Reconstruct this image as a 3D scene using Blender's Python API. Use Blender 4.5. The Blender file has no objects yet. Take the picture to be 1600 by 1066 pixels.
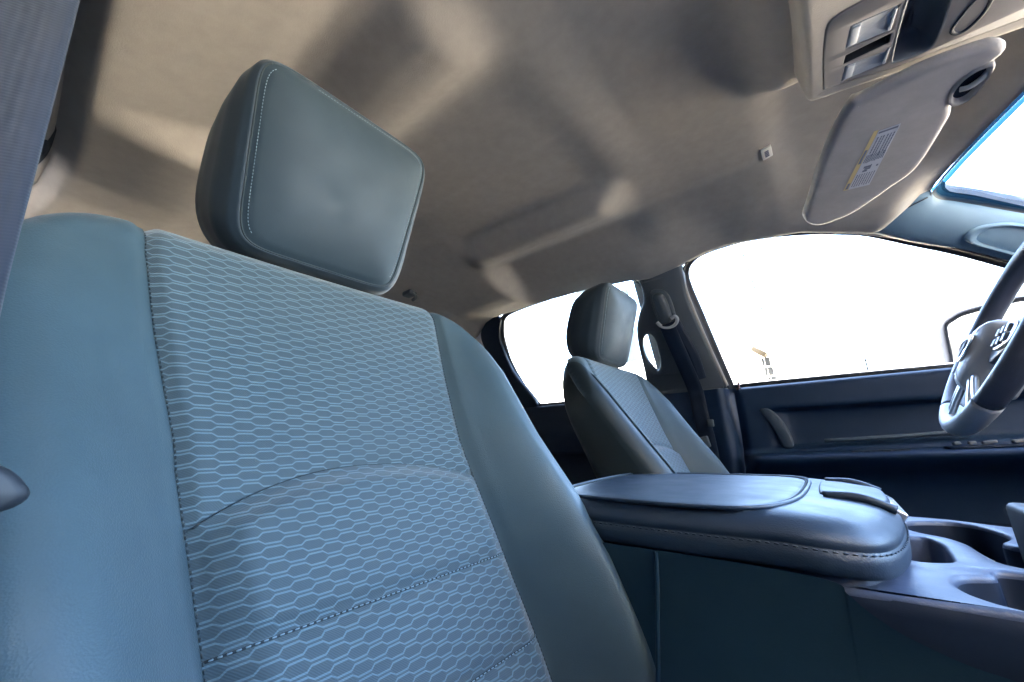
import bpy, bmesh, math, random
import numpy as np
from mathutils import Vector, Matrix
from mathutils.geometry import tessellate_polygon
random.seed(4)
SC = bpy.context.scene
COL = SC.collection
R = math.radians
PI = math.pi
# car axes: +X to the windscreen, +Y to the driver's side, +Z up.  Numbers below are metres
# measured from the cab datum; SHIFT puts that datum 1.40 m over the ground, cab centred on Y = 0.
SHIFT = Vector((0.0, -0.58, 1.40))
YC = 0.58                       # cab centre line
GROUND = -1.40

# ---------------------------------------------------------------- camera
cam_d = bpy.data.cameras.new('camera')
cam = bpy.data.objects.new('camera', cam_d)
COL.objects.link(cam)
cam_d.sensor_width = 36.0
cam_d.lens = 603.3025775 / 1600 * 36
cam_d.clip_start = 0.01
cam_d.clip_end = 2000
_l = Vector((0.62774107, 0.17953395, 0.75743561))
_r = Vector((-0.77786458, 0.18150174, 0.60165091))
_u = Vector((-0.02945912, -0.96686332, 0.25358919))
right = Vector((-_r[0], _l[0], _u[0]))
down = Vector((-_r[1], _l[1], _u[1]))
view = Vector((-_r[2], _l[2], _u[2]))
M = Matrix((right, -down, -view)).transposed().to_4x4()
M.translation = SHIFT
cam.matrix_world = M
SC.camera = cam

# ---------------------------------------------------------------- sky, sun, exposure
SUN_EL, SUN_AZ = R(58), R(195)          # azimuth counted from +X towards +Y: from behind the cab
world = bpy.data.worlds.new('World')
SC.world = world
world.use_nodes = True
wn = world.node_tree
bg = wn.nodes['Background']
sky = wn.nodes.new('ShaderNodeTexSky')
sky.sky_type = 'NISHITA'
sky.sun_disc = False
sky.sun_elevation = SUN_EL
sky.sun_rotation = PI / 2 - SUN_AZ
sky.dust_density = 1.0
wn.links.new(sky.outputs[0], bg.inputs[0])
bg.inputs[1].default_value = 0.06
sun_d = bpy.data.lights.new('sun', 'SUN')
sun_d.energy = 5.0
sun_d.angle = R(0.5)
sun_d.color = (1.0, 0.94, 0.85)
sun = bpy.data.objects.new('sun', sun_d)
COL.objects.link(sun)
sdir = Vector((math.cos(SUN_EL) * math.cos(SUN_AZ), math.cos(SUN_EL) * math.sin(SUN_AZ), math.sin(SUN_EL)))
sun.rotation_euler = sdir.to_track_quat('Z', 'Y').to_euler()
vs = SC.view_settings
vs.view_transform = 'Standard'
vs.look = 'None'
vs.gamma = 1
vs.use_curve_mapping = False
vs.exposure = 6.35
SC.render.engine = 'CYCLES'
cy = SC.cycles
cy.use_denoising = True
cy.max_bounces = 12
cy.diffuse_bounces = 6
cy.glossy_bounces = 4
cy.transparent_max_bounces = 16
cy.caustics_reflective = False
cy.caustics_refractive = False
cy.sample_clamp_indirect = 6.0

# ---------------------------------------------------------------- maths helpers
def sstep(a, b, x):
    t = np.clip((np.asarray(x, float) - a) / (b - a), 0, 1)
    return t * t * (3 - 2 * t)

def cr(pts, n, closed=False):
    """Catmull-Rom through pts, n samples per span."""
    p = np.array(pts, float)
    m = len(p)
    out = []
    spans = m if closed else m - 1
    for i in range(spans):
        if closed:
            a, b, c, d = p[(i - 1) % m], p[i], p[(i + 1) % m], p[(i + 2) % m]
        else:
            b, c = p[i], p[i + 1]
            a = p[i - 1] if i > 0 else 2 * b - c
            d = p[i + 2] if i + 2 < m else 2 * c - b
        for k in range(n):
            t = k / n
            out.append(0.5 * (2 * b + (c - a) * t + (2 * a - 5 * b + 4 * c - d) * t * t + (3 * b - a - 3 * c + d) * t ** 3))
    if not closed:
        out.append(p[-1])
    return np.array(out)

def resample(p, n, closed=False):
    p = np.array(p, float)
    q = np.vstack([p, p[:1]]) if closed else p
    s = np.r_[0, np.cumsum(np.linalg.norm(np.diff(q, axis=0), axis=1))]
    t = np.linspace(0, s[-1], n + 1)[:-1] if closed else np.linspace(0, s[-1], n)
    return np.stack([np.interp(t, s, q[:, k]) for k in range(q.shape[1])], 1)

def offset2(p, d):
    """shift a closed 2-D outline inwards by d (outwards when negative)."""
    p = np.array(p, float)
    area = 0.5 * np.sum(p[:, 0] * np.roll(p[:, 1], -1) - np.roll(p[:, 0], -1) * p[:, 1])
    t = np.roll(p, -1, 0) - np.roll(p, 1, 0)
    t /= np.linalg.norm(t, axis=1)[:, None] + 1e-12
    nrm = np.stack([-t[:, 1], t[:, 0]], 1) * np.sign(area)
    return p + nrm * d

class MB:
    def __init__(s):
        s.v, s.f, s.uv = [], [], []
    def add(s, verts, faces, uv=None):
        b = len(s.v)
        s.v += [tuple(map(float, q)) for q in verts]
        s.f += [tuple(b + i for i in f) for f in faces]
        s.uv += [tuple(q) for q in uv] if uv is not None else [(0, 0)] * len(verts)
        return s
    def grid(s, P, uv=None, cu=False, cv=False):
        P = np.array(P, float)
        m, n = P.shape[:2]
        F = []
        for i in range(m if cu else m - 1):
            for j in range(n if cv else n - 1):
                a, b = i, (i + 1) % m
                c, d = j, (j + 1) % n
                F.append((a * n + c, b * n + c, b * n + d, a * n + d))
        return s.add(P.reshape(-1, 3), F, None if uv is None else np.array(uv).reshape(-1, 2))
    def fan(s, ring, centre=None):
        ring = np.array(ring, float)
        c = ring.mean(0) if centre is None else centre
        n = len(ring)
        return s.add(list(ring) + [c], [(i, (i + 1) % n, n) for i in range(n)])
    def tube(s, path, r, closed=False, n=8, caps=True, flat=1.0, up=(0, 0, 1)):
        p = np.array(path, float)
        m = len(p)
        rr = np.full(m, r) if np.isscalar(r) else np.array(r)
        if closed:
            t = np.roll(p, -1, 0) - np.roll(p, 1, 0)
        else:
            t = np.gradient(p, axis=0)
        t /= np.linalg.norm(t, axis=1)[:, None] + 1e-12
        rings = []
        a = np.array(up, float)
        prev = None
        for i in range(m):
            ref = a if prev is None else prev
            x = ref - t[i] * (ref @ t[i])
            if np.linalg.norm(x) < 1e-4:
                x = np.cross(t[i], (1, 0, 0.3))
            x /= np.linalg.norm(x)
            y = np.cross(t[i], x)
            prev = x
            th = np.arange(n) * 2 * PI / n
            rings.append(p[i] + rr[i] * (np.cos(th)[:, None] * x * flat + np.sin(th)[:, None] * y))
        s.grid(np.array(rings), cu=closed, cv=True)
        if caps and not closed:
            s.fan(rings[0][::-1])
            s.fan(rings[-1])
        return s
    def box(s, c, size, rot=None, bev=0.0):
        c = np.array(c, float)
        h = np.array(size, float) / 2
        bm = bmesh.new()
        bmesh.ops.create_cube(bm, size=1)
        for v in bm.verts:
            v.co = Vector((v.co.x * 2 * h[0], v.co.y * 2 * h[1], v.co.z * 2 * h[2]))
        if bev:
            bmesh.ops.bevel(bm, geom=list(bm.edges), offset=bev, segments=3, profile=0.5, affect='EDGES')
        bm.verts.index_update()
        Rm = np.eye(3) if rot is None else np.array(rot)
        V = [Rm @ np.array(v.co) + c for v in bm.verts]
        F = [tuple(v.index for v in f.verts) for f in bm.faces]
        bm.free()
        return s.add(V, F)
    def plate(s, outer, holes, fn, thick, bev=0.003, back=True):
        """solid sheet: outline + holes in 2-D, fn(a, b, depth) -> point; depth runs away from the viewer side."""
        loops = [(np.array(outer, float), 1)] + [(np.array(h, float), -1) for h in holes]
        front = []
        for L, sg in loops:
            rings = []
            for ins, dep in ((bev, 0.0), (bev * .3, bev * .3), (0, bev), (0, thick)):
                q = offset2(L, sg * ins)
                rings.append([fn(a, b, dep) for a, b in q])
            s.grid(np.array(rings), cv=True)
            front.append(offset2(L, sg * bev))
        for dep, src in ((0.0, front), (thick, [l for l, _ in loops])):
            if dep and not back:
                continue
            tris = tessellate_polygon([[Vector((a, b, 0)) for a, b in L] for L in src])
            flat = np.vstack(src)
            s.add([fn(a, b, dep) for a, b in flat], [tuple(t) for t in tris])
        return s
    def lathe(s, prof, c, axis, n=24):
        c = np.array(c, float)
        ax = np.array(axis, float)
        ax /= np.linalg.norm(ax)
        x = np.cross(ax, (0.3, 0.8, 0.1))
        x /= np.linalg.norm(x)
        y = np.cross(ax, x)
        th = np.arange(n) * 2 * PI / n
        return s.grid(np.array([[c + ax * h + r * (math.cos(t) * x + math.sin(t) * y) for t in th] for r, h in prof]), cv=True)
    def stitches(s, path, step, length, r, lift=None):
        p = np.array(path, float)
        L = np.r_[0, np.cumsum(np.linalg.norm(np.diff(p, axis=0), axis=1))]
        k = step / 2
        while k + length < L[-1]:
            a = np.array([np.interp(k, L, p[:, i]) for i in range(3)])
            b = np.array([np.interp(k + length, L, p[:, i]) for i in range(3)])
            t = (b - a) / (np.linalg.norm(b - a) + 1e-9)
            x = np.cross(t, (0.2, 0.5, 0.84))
            x /= np.linalg.norm(x)
            y = np.cross(t, x)
            ring = [a * (1 - f) + b * f + rr * r * (x * cx + y * cyy) for f, rr in ((0.15, .8), (0.85, .8)) for cx, cyy in ((1, 0), (0, 1), (-1, 0), (0, -1))]
            V = [a] + ring + [b]
            F = [(0, 1 + j, 1 + (j + 1) % 4) for j in range(4)] + [(1 + j, 5 + j, 5 + (j + 1) % 4, 1 + (j + 1) % 4) for j in range(4)] + [(9, 5 + (j + 1) % 4, 5 + j) for j in range(4)]
            s.add(V, F)
            k += step
        return s
    def build(s, name, mat, parent=None, smooth=True, kind=None, auto=None, label=None):
        me = bpy.data.meshes.new(name)
        off = ROOT.get(parent.name, Vector()) if parent is not None else Vector()
        me.from_pydata([(a - off[0], b - off[1], c - off[2]) for a, b, c in s.v], [], s.f)
        uvl = me.uv_layers.new(name='uv')
        idx = np.zeros(len(me.loops), dtype=np.int32)
        me.loops.foreach_get('vertex_index', idx)
        uvl.data.foreach_set('uv', np.array(s.uv, dtype=np.float32)[idx].ravel())
        me.materials.append(mat)
        bm = bmesh.new()
        bm.from_mesh(me)
        bmesh.ops.remove_doubles(bm, verts=bm.verts, dist=1e-6)
        bmesh.ops.recalc_face_normals(bm, faces=bm.faces)
        bm.to_mesh(me)
        bm.free()
        if smooth:
            me.polygons.foreach_set('use_smooth', [True] * len(me.polygons))
            if auto:
                me.set_sharp_from_angle(angle=R(auto))
        o = bpy.data.objects.new(name, me)
        COL.objects.link(o)
        if parent is not None:
            o.parent = parent
            ROOT[o.name] = off
        else:
            ROOT[o.name] = Vector()
        if kind:
            o['kind'] = kind
        if label:
            o['label'] = label
        return o

ROOT = {}
TOP = []
def thing(name, label, cat, loc, group=None):
    o = bpy.data.objects.new(name, None)
    o.empty_display_size = 0.05
    COL.objects.link(o)
    o.location = loc
    ROOT[o.name] = Vector(loc)
    o['label'] = label
    o['category'] = cat
    if group:
        o['group'] = group
    TOP.append(o)
    return o

def struct(o):
    o['kind'] = 'structure'
    TOP.append(o)
    return o

def tag(o, label, cat, group=None):
    o['label'] = label
    o['category'] = cat
    if group:
        o['group'] = group
    TOP.append(o)
    return o

# ---------------------------------------------------------------- material helpers
class NT:
    def __init__(s, name):
        s.m = bpy.data.materials.new(name)
        s.m.use_nodes = True
        s.t = s.m.node_tree
        s.b = s.t.nodes['Principled BSDF']
        s.out = s.t.nodes['Material Output']
    def n(s, typ, **kw):
        q = s.t.nodes.new(typ)
        for k, v in kw.items():
            setattr(q, k, v)
        return q
    def l(s, a, b):
        s.t.links.new(a, b)
    def math(s, op, a, b=None, c=None):
        q = s.n('ShaderNodeMath', operation=op)
        for i, v in enumerate((a, b, c)):
            if v is None:
                continue
            if isinstance(v, (int, float)):
                q.inputs[i].default_value = v
            else:
                s.l(v, q.inputs[i])
        return q.outputs[0]
    def mix(s, f, a, b):
        q = s.n('ShaderNodeMix', data_type='RGBA')
        for i, v in ((0, f), (6, a), (7, b)):
            if isinstance(v, (int, float)):
                q.inputs[i].default_value = v
            elif isinstance(v, tuple):
                q.inputs[i].default_value = (*v[:3], 1)
            else:
                s.l(v, q.inputs[i])
        return q.outputs[2]
    def noise(s, scale, detail=2, rough=0.5, vec=None):
        q = s.n('ShaderNodeTexNoise')
        q.inputs['Scale'].default_value = scale
        q.inputs['Detail'].default_value = detail
        q.inputs['Roughness'].default_value = rough
        s.l(vec if vec is not None else s.coord(), q.inputs['Vector'])
        return q.outputs['Fac']
    def vor(s, scale, vec=None, feature='F1'):
        q = s.n('ShaderNodeTexVoronoi', feature=feature)
        q.inputs['Scale'].default_value = scale
        s.l(vec if vec is not None else s.coord(), q.inputs['Vector'])
        return q.outputs['Distance']
    def coord(s):
        return s.n('ShaderNodeTexCoord').outputs['Object']
    def uv(s):
        q = s.n('ShaderNodeUVMap')
        q.uv_map = 'uv'
        return q.outputs[0]
    def bump(s, h, strength, dist):
        q = s.n('ShaderNodeBump')
        q.inputs['Strength'].default_value = strength
        q.inputs['Distance'].default_value = dist
        s.l(h, q.inputs['Height'])
        s.l(q.outputs[0], s.b.inputs['Normal'])
    def ramp(s, f, lo, hi):
        q = s.n('ShaderNodeMapRange')
        s.l(f, q.inputs[0])
        q.inputs[1].default_value = lo
        q.inputs[2].default_value = hi
        return q.outputs[0]

def mul(c, k):
    return tuple(min(1, a * k) for a in c)

def surf(name, col, rough=0.6, grain=None, bump=0.15, dist=0.0006, mott=0.12, mscale=9, spec=0.5, sheen=0.0, voro=False, metal=0.0, wave=0.0):
    t = NT(name)
    big = t.noise(mscale, 4, 0.6)
    c = t.mix(t.ramp(big, .3, .7), mul(col, 1 - mott), mul(col, 1 + mott))
    if grain:
        g = t.vor(grain) if voro else t.noise(grain, 3, 0.6)
        c = t.mix(t.math('MULTIPLY', t.ramp(g, .2, .8), 0.35 * min(1, mott * 6)), c, mul(col, 0.78))
        if wave:
            g = t.math('ADD', t.math('MULTIPLY', g, 1.0), t.math('MULTIPLY', t.noise(26, 2, 0.5), wave))
        t.bump(g, bump, dist)
    t.l(c, t.b.inputs['Base Color'])
    rr = t.ramp(t.noise(mscale * 3.1, 3), .25, .75)
    t.l(t.math('ADD', t.math('MULTIPLY', rr, 0.14), rough - 0.07), t.b.inputs['Roughness'])
    t.b.inputs['Specular IOR Level'].default_value = spec
    t.b.inputs['Metallic'].default_value = metal
    if sheen:
        t.b.inputs['Sheen Weight'].default_value = sheen
        t.b.inputs['Sheen Roughness'].default_value = 0.4
    return t.m

def glass_mat(name, tint, refl=1.0):
    t = NT(name)
    t.t.nodes.remove(t.b)
    tr = t.n('ShaderNodeBsdfTransparent')
    tr.inputs[0].default_value = (*tint, 1)
    gl = t.n('ShaderNodeBsdfGlossy')
    gl.inputs['Roughness'].default_value = 0.02
    fr = t.n('ShaderNodeFresnel')
    fr.inputs[0].default_value = 1.45
    mx = t.n('ShaderNodeMixShader')
    t.l(t.math('MULTIPLY', fr.outputs[0], refl), mx.inputs[0])
    t.l(tr.outputs[0], mx.inputs[1])
    t.l(gl.outputs[0], mx.inputs[2])
    t.l(mx.outputs[0], t.out.inputs[0])
    return t.m

VINYL = (0.047, 0.076, 0.090)
def hex_mat():
    """woven insert: long hexagons outlined by pale yarn, a twill in the ground."""
    t = NT('hexagon_fabric')
    PU, PW = 0.0132, 0.0098
    sep = t.n('ShaderNodeSeparateXYZ')
    wob = t.n('ShaderNodeVectorMath', operation='ADD')
    nz = t.n('ShaderNodeTexNoise')
    nz.inputs['Scale'].default_value = 18
    uvs = t.uv()
    t.l(uvs, nz.inputs['Vector'])
    sc = t.n('ShaderNodeVectorMath', operation='SCALE')
    sc.inputs['Scale'].default_value = 0.0022
    t.l(nz.outputs['Color'], sc.inputs[0])
    t.l(uvs, wob.inputs[0])
    t.l(sc.outputs[0], wob.inputs[1])
    t.l(wob.outputs[0], sep.inputs[0])
    u = t.math('DIVIDE', sep.outputs[0], PU)
    v = t.math('DIVIDE', sep.outputs[1], PW)
    i = t.math('FLOOR', t.math('ADD', u, 0.5))
    a = t.math('ABSOLUTE', t.math('SUBTRACT', u, i))
    odd = t.math('MULTIPLY', t.math('PINGPONG', i, 1.0), 0.5)
    vv = t.math('ADD', v, odd)
    b = t.math('ABSOLUTE', t.math('SUBTRACT', t.math('FRACT', vv), 0.5))
    slant = t.math('MULTIPLY', t.math('MAXIMUM', t.math('SUBTRACT', a, 0.37), 0.0), 0.125 / 0.13)
    edge = t.math('SUBTRACT', 0.375, slant)
    dist = t.math('ABSOLUTE', t.math('SUBTRACT', b, edge))
    q = t.n('ShaderNodeMapRange', interpolation_type='SMOOTHSTEP')
    t.l(dist, q.inputs[0])
    q.inputs[1].default_value = 0.035
    q.inputs[2].default_value = 0.085
    q.inputs[3].default_value = 1
    q.inputs[4].default_value = 0
    line = q.outputs[0]
    wv = t.n('ShaderNodeTexWave', wave_type='BANDS', bands_direction='DIAGONAL')
    wv.inputs['Scale'].default_value = 330
    wv.inputs['Distortion'].default_value = 1.2
    wv.inputs['Detail'].default_value = 1
    t.l(uvs, wv.inputs['Vector'])
    tw = wv.outputs['Fac']
    inside = t.math('LESS_THAN', b, edge)
    ground = t.mix(inside, mul(VINYL, 0.88), mul(VINYL, 0.80))
    ground = t.mix(t.math('MULTIPLY', tw, 0.42), ground, mul(VINYL, 0.42))
    soil = t.ramp(t.noise(14, 4), .35, .7)
    ground = t.mix(t.math('MULTIPLY', soil, 0.2), ground, mul(VINYL, 0.7))
    yarn = t.mix(t.math('MULTIPLY', t.noise(900, 1), 0.5), mul(VINYL, 2.15), mul(VINYL, 1.5))
    fade = t.math('ADD', 0.62, t.math('MULTIPLY', t.ramp(t.noise(7, 3), .3, .7), 0.38))
    t.l(t.mix(t.math('MULTIPLY', line, fade), ground, yarn), t.b.inputs['Base Color'])
    t.b.inputs['Roughness'].default_value = 0.75
    t.b.inputs['Sheen Weight'].default_value = 0.35
    t.b.inputs['Sheen Roughness'].default_value = 0.5
    t.bump(t.math('ADD', t.math('MULTIPLY', line, 1.0), t.math('MULTIPLY', tw, 0.45)), 0.5, 0.0005)
    return t.m

def belt_mat():
    t = NT('belt_webbing')
    sep = t.n('ShaderNodeSeparateXYZ')
    t.l(t.uv(), sep.inputs[0])
    rib = t.math('SINE', t.math('MULTIPLY', sep.outputs[0], 2 * PI / 0.0047))
    wv = t.math('SINE', t.math('MULTIPLY', sep.outputs[1], 2 * PI / 0.0022))
    h = t.math('ADD', rib, t.math('MULTIPLY', wv, 0.35))
    cc = (0.0085, 0.0135, 0.028)
    t.l(t.mix(t.ramp(t.math('ADD', h, t.math('MULTIPLY', t.noise(60, 3), 6.0)), 0, 6), mul(cc, .8), mul(cc, 1.2)), t.b.inputs['Base Color'])
    t.b.inputs['Roughness'].default_value = 0.55
    t.b.inputs['Sheen Weight'].default_value = 0.3
    t.bump(h, 0.15, 0.0004)
    return t.m

def frit_mat():
    t = NT('windscreen_tint')
    t.t.nodes.remove(t.b)
    tr = t.n('ShaderNodeBsdfTransparent')
    sep = t.n('ShaderNodeSeparateXYZ')
    t.l(t.uv(), sep.inputs[0])
    dots = t.math('SINE', t.math('MULTIPLY', sep.outputs[0], 2 * PI / 0.0022))
    t.l(t.mix(t.ramp(dots, -1, 1), (0.022, 0.072, 0.12), (0.036, 0.105, 0.155)), tr.inputs[0])
    t.l(tr.outputs[0], t.out.inputs[0])
    return t.m

M_VINYL = surf('seat_vinyl', VINYL, 0.5, 1000, 0.28, 0.0005, 0.10, 8, 0.4, 0.15, voro=True, wave=1.4)
M_REST = surf('headrest_cloth', (0.019, 0.034, 0.046), 0.62, 1500, 0.2, 0.0004, 0.07, 10, 0.35, 0.2)
M_HEX = hex_mat()
M_GUSSET = surf('shaded_gusset_cloth', (0.012, 0.024, 0.036), 0.62, 1500, 0.2, 0.0004, 0.07, 10, 0.35, 0.2)  # headrest cloth darkened, the shade on its sides held in the colour
M_SHELL = surf('shaded_side_vinyl', mul(VINYL, 0.36), 0.5, 900, 0.12, 0.0004, 0.08, 8, 0.4)  # bolster vinyl darkened: shade of the seat sides put into the colour
M_THREAD = surf('pale_thread', (0.20, 0.27, 0.31), 0.7, None, mott=0.1)
M_SEAM = surf('seam_thread', mul(VINYL, 0.35), 0.8, None, mott=0.1)
M_HEAD = surf('headliner_cloth', (0.40, 0.37, 0.335), 0.9, 520, 0.35, 0.0008, 0.06, 40, 0.15, 0.1)
M_TRIM = surf('pillar_plastic', (0.085, 0.10, 0.115), 0.5, 1400, 0.1, 0.0003, 0.05, 12, 0.4)
M_ATRIM = surf('a_pillar_plastic', (0.17, 0.27, 0.36), 0.5, 1400, 0.1, 0.0003, 0.05, 12, 0.4)
M_VISOR = surf('visor_cloth', (0.44, 0.415, 0.41), 0.85, 420, 0.3, 0.0006, 0.09, 30, 0.15, 0.1)
M_OCON = surf('overhead_plastic', (0.25, 0.23, 0.225), 0.45, 1600, 0.08, 0.0003, 0.05, 15, 0.45)
M_DOOR = surf('door_plastic', (0.009, 0.028, 0.070), 0.55, 900, 0.25, 0.0005, 0.1, 10, 0.3, voro=True)
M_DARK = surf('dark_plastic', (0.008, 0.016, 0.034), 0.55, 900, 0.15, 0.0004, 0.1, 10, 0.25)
M_RUBBER = surf('black_rubber', (0.015, 0.018, 0.024), 0.55, None, mott=0.15)
M_DASH = surf('dash_plastic', (0.03, 0.03, 0.035), 0.6, 900, 0.2, 0.0004, 0.08, 10, 0.4)
M_LID = surf('console_leather', (0.020, 0.036, 0.060), 0.47, 700, 0.25, 0.0004, 0.1, 9, 0.5, voro=True)
M_TRAY = surf('tray_plastic', (0.055, 0.074, 0.125), 0.42, 600, 0.22, 0.0005, 0.12, 14, 0.5, voro=True)
M_SIDE = surf('console_cloth', (0.012, 0.037, 0.060), 0.8, 700, 0.25, 0.0005, 0.1, 8, 0.2, 0.05)
M_CARPET = surf('carpet', (0.03, 0.034, 0.04), 0.95, 400, 0.6, 0.002, 0.25, 30, 0.1)
M_BELT = belt_mat()
M_WHEEL = surf('wheel_leather', (0.05, 0.058, 0.085), 0.42, 700, 0.35, 0.0005, 0.12, 16, 0.5, voro=True)
M_HUB = surf('hub_plastic', (0.42, 0.43, 0.45), 0.45, 1200, 0.15, 0.0003, 0.06, 20, 0.5)
M_SILVER = surf('satin_silver', (0.55, 0.56, 0.58), 0.32, None, mott=0.05, metal=0.8)
M_CHROME = surf('chrome', (0.8, 0.81, 0.83), 0.12, None, mott=0.03, metal=1.0)
M_LENS = surf('lamp_lens', (0.42, 0.44, 0.47), 0.15, 260, 0.3, 0.001, 0.1, 20, 0.6)
M_LENSW = surf('lamp_rocker', (0.66, 0.67, 0.68), 0.2, None, mott=0.05)
M_PAPER = surf('label_paper', (0.62, 0.64, 0.70), 0.6, 300, 0.1, 0.0002, 0.04, 20, 0.3)
M_YELLOW = surf('label_yellow', (0.66, 0.53, 0.26), 0.6, None, mott=0.06)
M_INK = surf('label_ink', (0.16, 0.18, 0.25), 0.7, None, mott=0.1)
M_TAG = surf('tag_plastic', (0.72, 0.70, 0.66), 0.5, None, mott=0.05)
M_GLASS = glass_mat('window_glass', (0.93, 0.95, 0.95))
M_GLASS_W = glass_mat('windscreen_glass', (0.93, 0.95, 0.95), 0.3)
M_GLASS_R = glass_mat('rear_window_glass', (0.80, 0.83, 0.82))
M_GLASS_P = glass_mat('light_blocking_glass', (0.06, 0.06, 0.05))  # near-black panes, added to keep light out of the passenger side
M_MIRROR = surf('mirror_silver', (0.88, 0.9, 0.92), 0.04, None, mott=0.02, metal=1.0)
M_FRIT = frit_mat()
M_PAINT = surf('hood_paint', (0.05, 0.05, 0.06), 0.4, None, mott=0.04)
M_BODY = surf('body_paint', (0.55, 0.56, 0.58), 0.3, None, mott=0.04)
M_GROUND = surf('concrete_ground', (0.60, 0.52, 0.41), 0.9, 30, 0.4, 0.01, 0.2, 0.6)
M_STUCCO = surf('white_stucco', (0.8, 0.8, 0.78), 0.85, 60, 0.3, 0.004, 0.04, 0.8)
M_EAVE = surf('eave_wood', (0.013, 0.011, 0.008), 0.8, None, mott=0.15, spec=0.05)
M_PANE = surf('dark_pane', (0.006, 0.007, 0.008), 0.5, None, mott=0.1, spec=0.1)
M_FAR = surf('dark_steel', (0.0012, 0.0014, 0.0016), 0.9, None, mott=0.1, spec=0.0)
M_GREY = surf('grey_steel', (0.006, 0.007, 0.010), 0.7, None, mott=0.1, spec=0.04)
M_WALL = surf('shade_wall', (0.28, 0.26, 0.24), 0.9, 20, 0.4, 0.01, 0.15, 1.2)
_t = NT('sticker_paper')
_mx = _t.n('ShaderNodeMixShader')
_tl = _t.n('ShaderNodeBsdfTranslucent')
_tl.inputs[0].default_value = (0.56, 0.60, 0.60, 1)
_mx.inputs[0].default_value = 0.85
_t.b.inputs['Base Color'].default_value = (0.4, 0.42, 0.43, 1)
_t.l(_t.b.outputs[0], _mx.inputs[1])
_t.l(_tl.outputs[0], _mx.inputs[2])
_t.l(_mx.outputs[0], _t.out.inputs[0])
M_STICK = _t.m

# ================================================================ THE CAB
SY0, SZ0, SK = 1.43, 0.145, -0.22 / 0.365         # driver-side glass plane: tumblehome
def side_y(z):
    return np.where(np.asarray(z) > SZ0, SY0 + (np.asarray(z) - SZ0) * SK, SY0)
SN = np.array([0, 0.365, 0.22]) / math.hypot(0.365, 0.22)      # outward normal
def side(x, z, out=0.0):
    return np.array([x, float(side_y(z)), z]) + SN * out
def side_p(x, z, out=0.0):                        # passenger side, mirrored
    q = side(x, z, out)
    q[1] = 2 * YC - q[1] - .02
    return q

# ---- headliner
EX = [-1.80, -1.30, -1.18, -1.10, -1.03, -.78, -.60, -.43, -.37, -.28, -.20, -.13, .03, .14, .206, .27, .34]
EZ = [.44, .455, .47, .515, .531, .535, .533, .522, .512, .522, .538, .541, .522, .486, .455, .425, .385]
def edge_z(x):
    return np.interp(x, EX, EZ)
def header_x(d):                                   # front edge of the headliner against half-width
    return np.interp(d, [0, .25, .40, .50, .545, .58, .66], [.385, .36, .31, .28, .268, .262, .21])
def head_z(x, d, drv=None):
    """height of the moulded roof lining at x and distance d from the cab centre line."""
    ez = edge_z(x)
    de = (SY0 + (ez - SZ0) * SK) - YC
    rear = 1 - sstep(-.36, -.265, x)
    back = 1 - sstep(-.83, -.765, x)               # behind the crease
    # middle stretch: raised pan, low rib, shallow outer recess
    mid = np.interp(d, [0, .165, .185, .205, .225, .245, .27, .30, .33, .37, .40, .44],
                    [.606, .606, .603, .595, .582, .571, .566, .566, .571, .583, .588, .580])
    if drv is not None:                            # the driver's half is moulded with steeper walls
        mid_d = np.interp(d, [0, .165, .185, .20, .212, .225, .24, .27, .33, .38, .40, .43, .47, .52],
                          [.608, .608, .604, .588, .566, .553, .549, .553, .580, .601, .602, .594, .585, .570])
        mid = np.where(drv, mid_d, mid)
    front = np.interp(d, [0, .2, .32, .37, .42], [.604, .603, .600, .588, .560])
    if drv is not None:
        front = np.where(drv, np.interp(d, [0, .2, .30, .36, .40, .45, .55], [.604, .604, .602, .597, .588, .576, .560]), front)
    aft = np.interp(d, [0, .12, .2, .28, .36, .44, .5], [.616, .608, .588, .560, .530, .506, .496])
    z = front * (1 - rear) + rear * (mid * (1 - back) + aft * back)
    # transverse rib at the B pillars
    z = z - .005 * np.exp(-((x + .27) / .05) ** 2) * (1 - sstep(.36, .46, d))
    # visor pockets
    z = z + .016 * sstep(-.015, .06, x) * sstep(.12, .16, d) * (1 - sstep(.44, .5, d))
    # moulding round the overhead console
    px = np.maximum(np.maximum(.045 - x, 0), 0)
    py = np.maximum(d - .115, 0)
    z = z - .045 * (1 - sstep(0, .075, np.hypot(px, py)))
    # roll down to the window line
    s0 = .365
    t = np.clip((d - s0) / np.maximum(de - .03 - s0, .01), 0, 1)
    w = .3 * t * t * (3 - 2 * t) + .7 * t
    xh = header_x(d)
    # the rail hangs a little under the window line, then curls back up to it
    z = z * (1 - w) + (ez - .020) * w + .020 * sstep(de - .032, de, d)
    # the front edge dips to the windscreen header
    zh = np.interp(d, [0, .32, .45, .545, .60, .66], [.530, .516, .511, .506, .500, .48])
    f = sstep(xh - .085, xh - .004, x)
    z = z * (1 - f) + zh * f
    return z

b = MB()
nx, nd = 300, 230
U = np.linspace(-1, 1, nd)
P = np.zeros((nx, nd, 3))
for i, tx in enumerate(np.linspace(0, 1, nx)):
    xs = np.zeros(nd)
    ed = np.zeros(nd)
    for _ in range(4):
        de = (SY0 + (edge_z(xs) - SZ0) * SK) - YC
        d = np.abs(U) * de
        xs = -1.80 + (header_x(d) + 1.80) * tx
    P[i, :, 0] = xs
    P[i, :, 1] = YC + np.sign(U) * d * np.where(U < 0, 1 + .02 / de, 1)
    P[i, :, 2] = head_z(xs, d, U > 0)
for it in range(2):                                # the cloth rounds every moulded edge
    Q = P.copy()
    Q[1:-1, 1:-1, 2] = .25 * (P[:-2, 1:-1, 2] + P[2:, 1:-1, 2] + P[1:-1, :-2, 2] + P[1:-1, 2:, 2])
    P = Q
b.grid(P)
struct(b.build('headliner', M_HEAD))
HEAD = P

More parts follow.
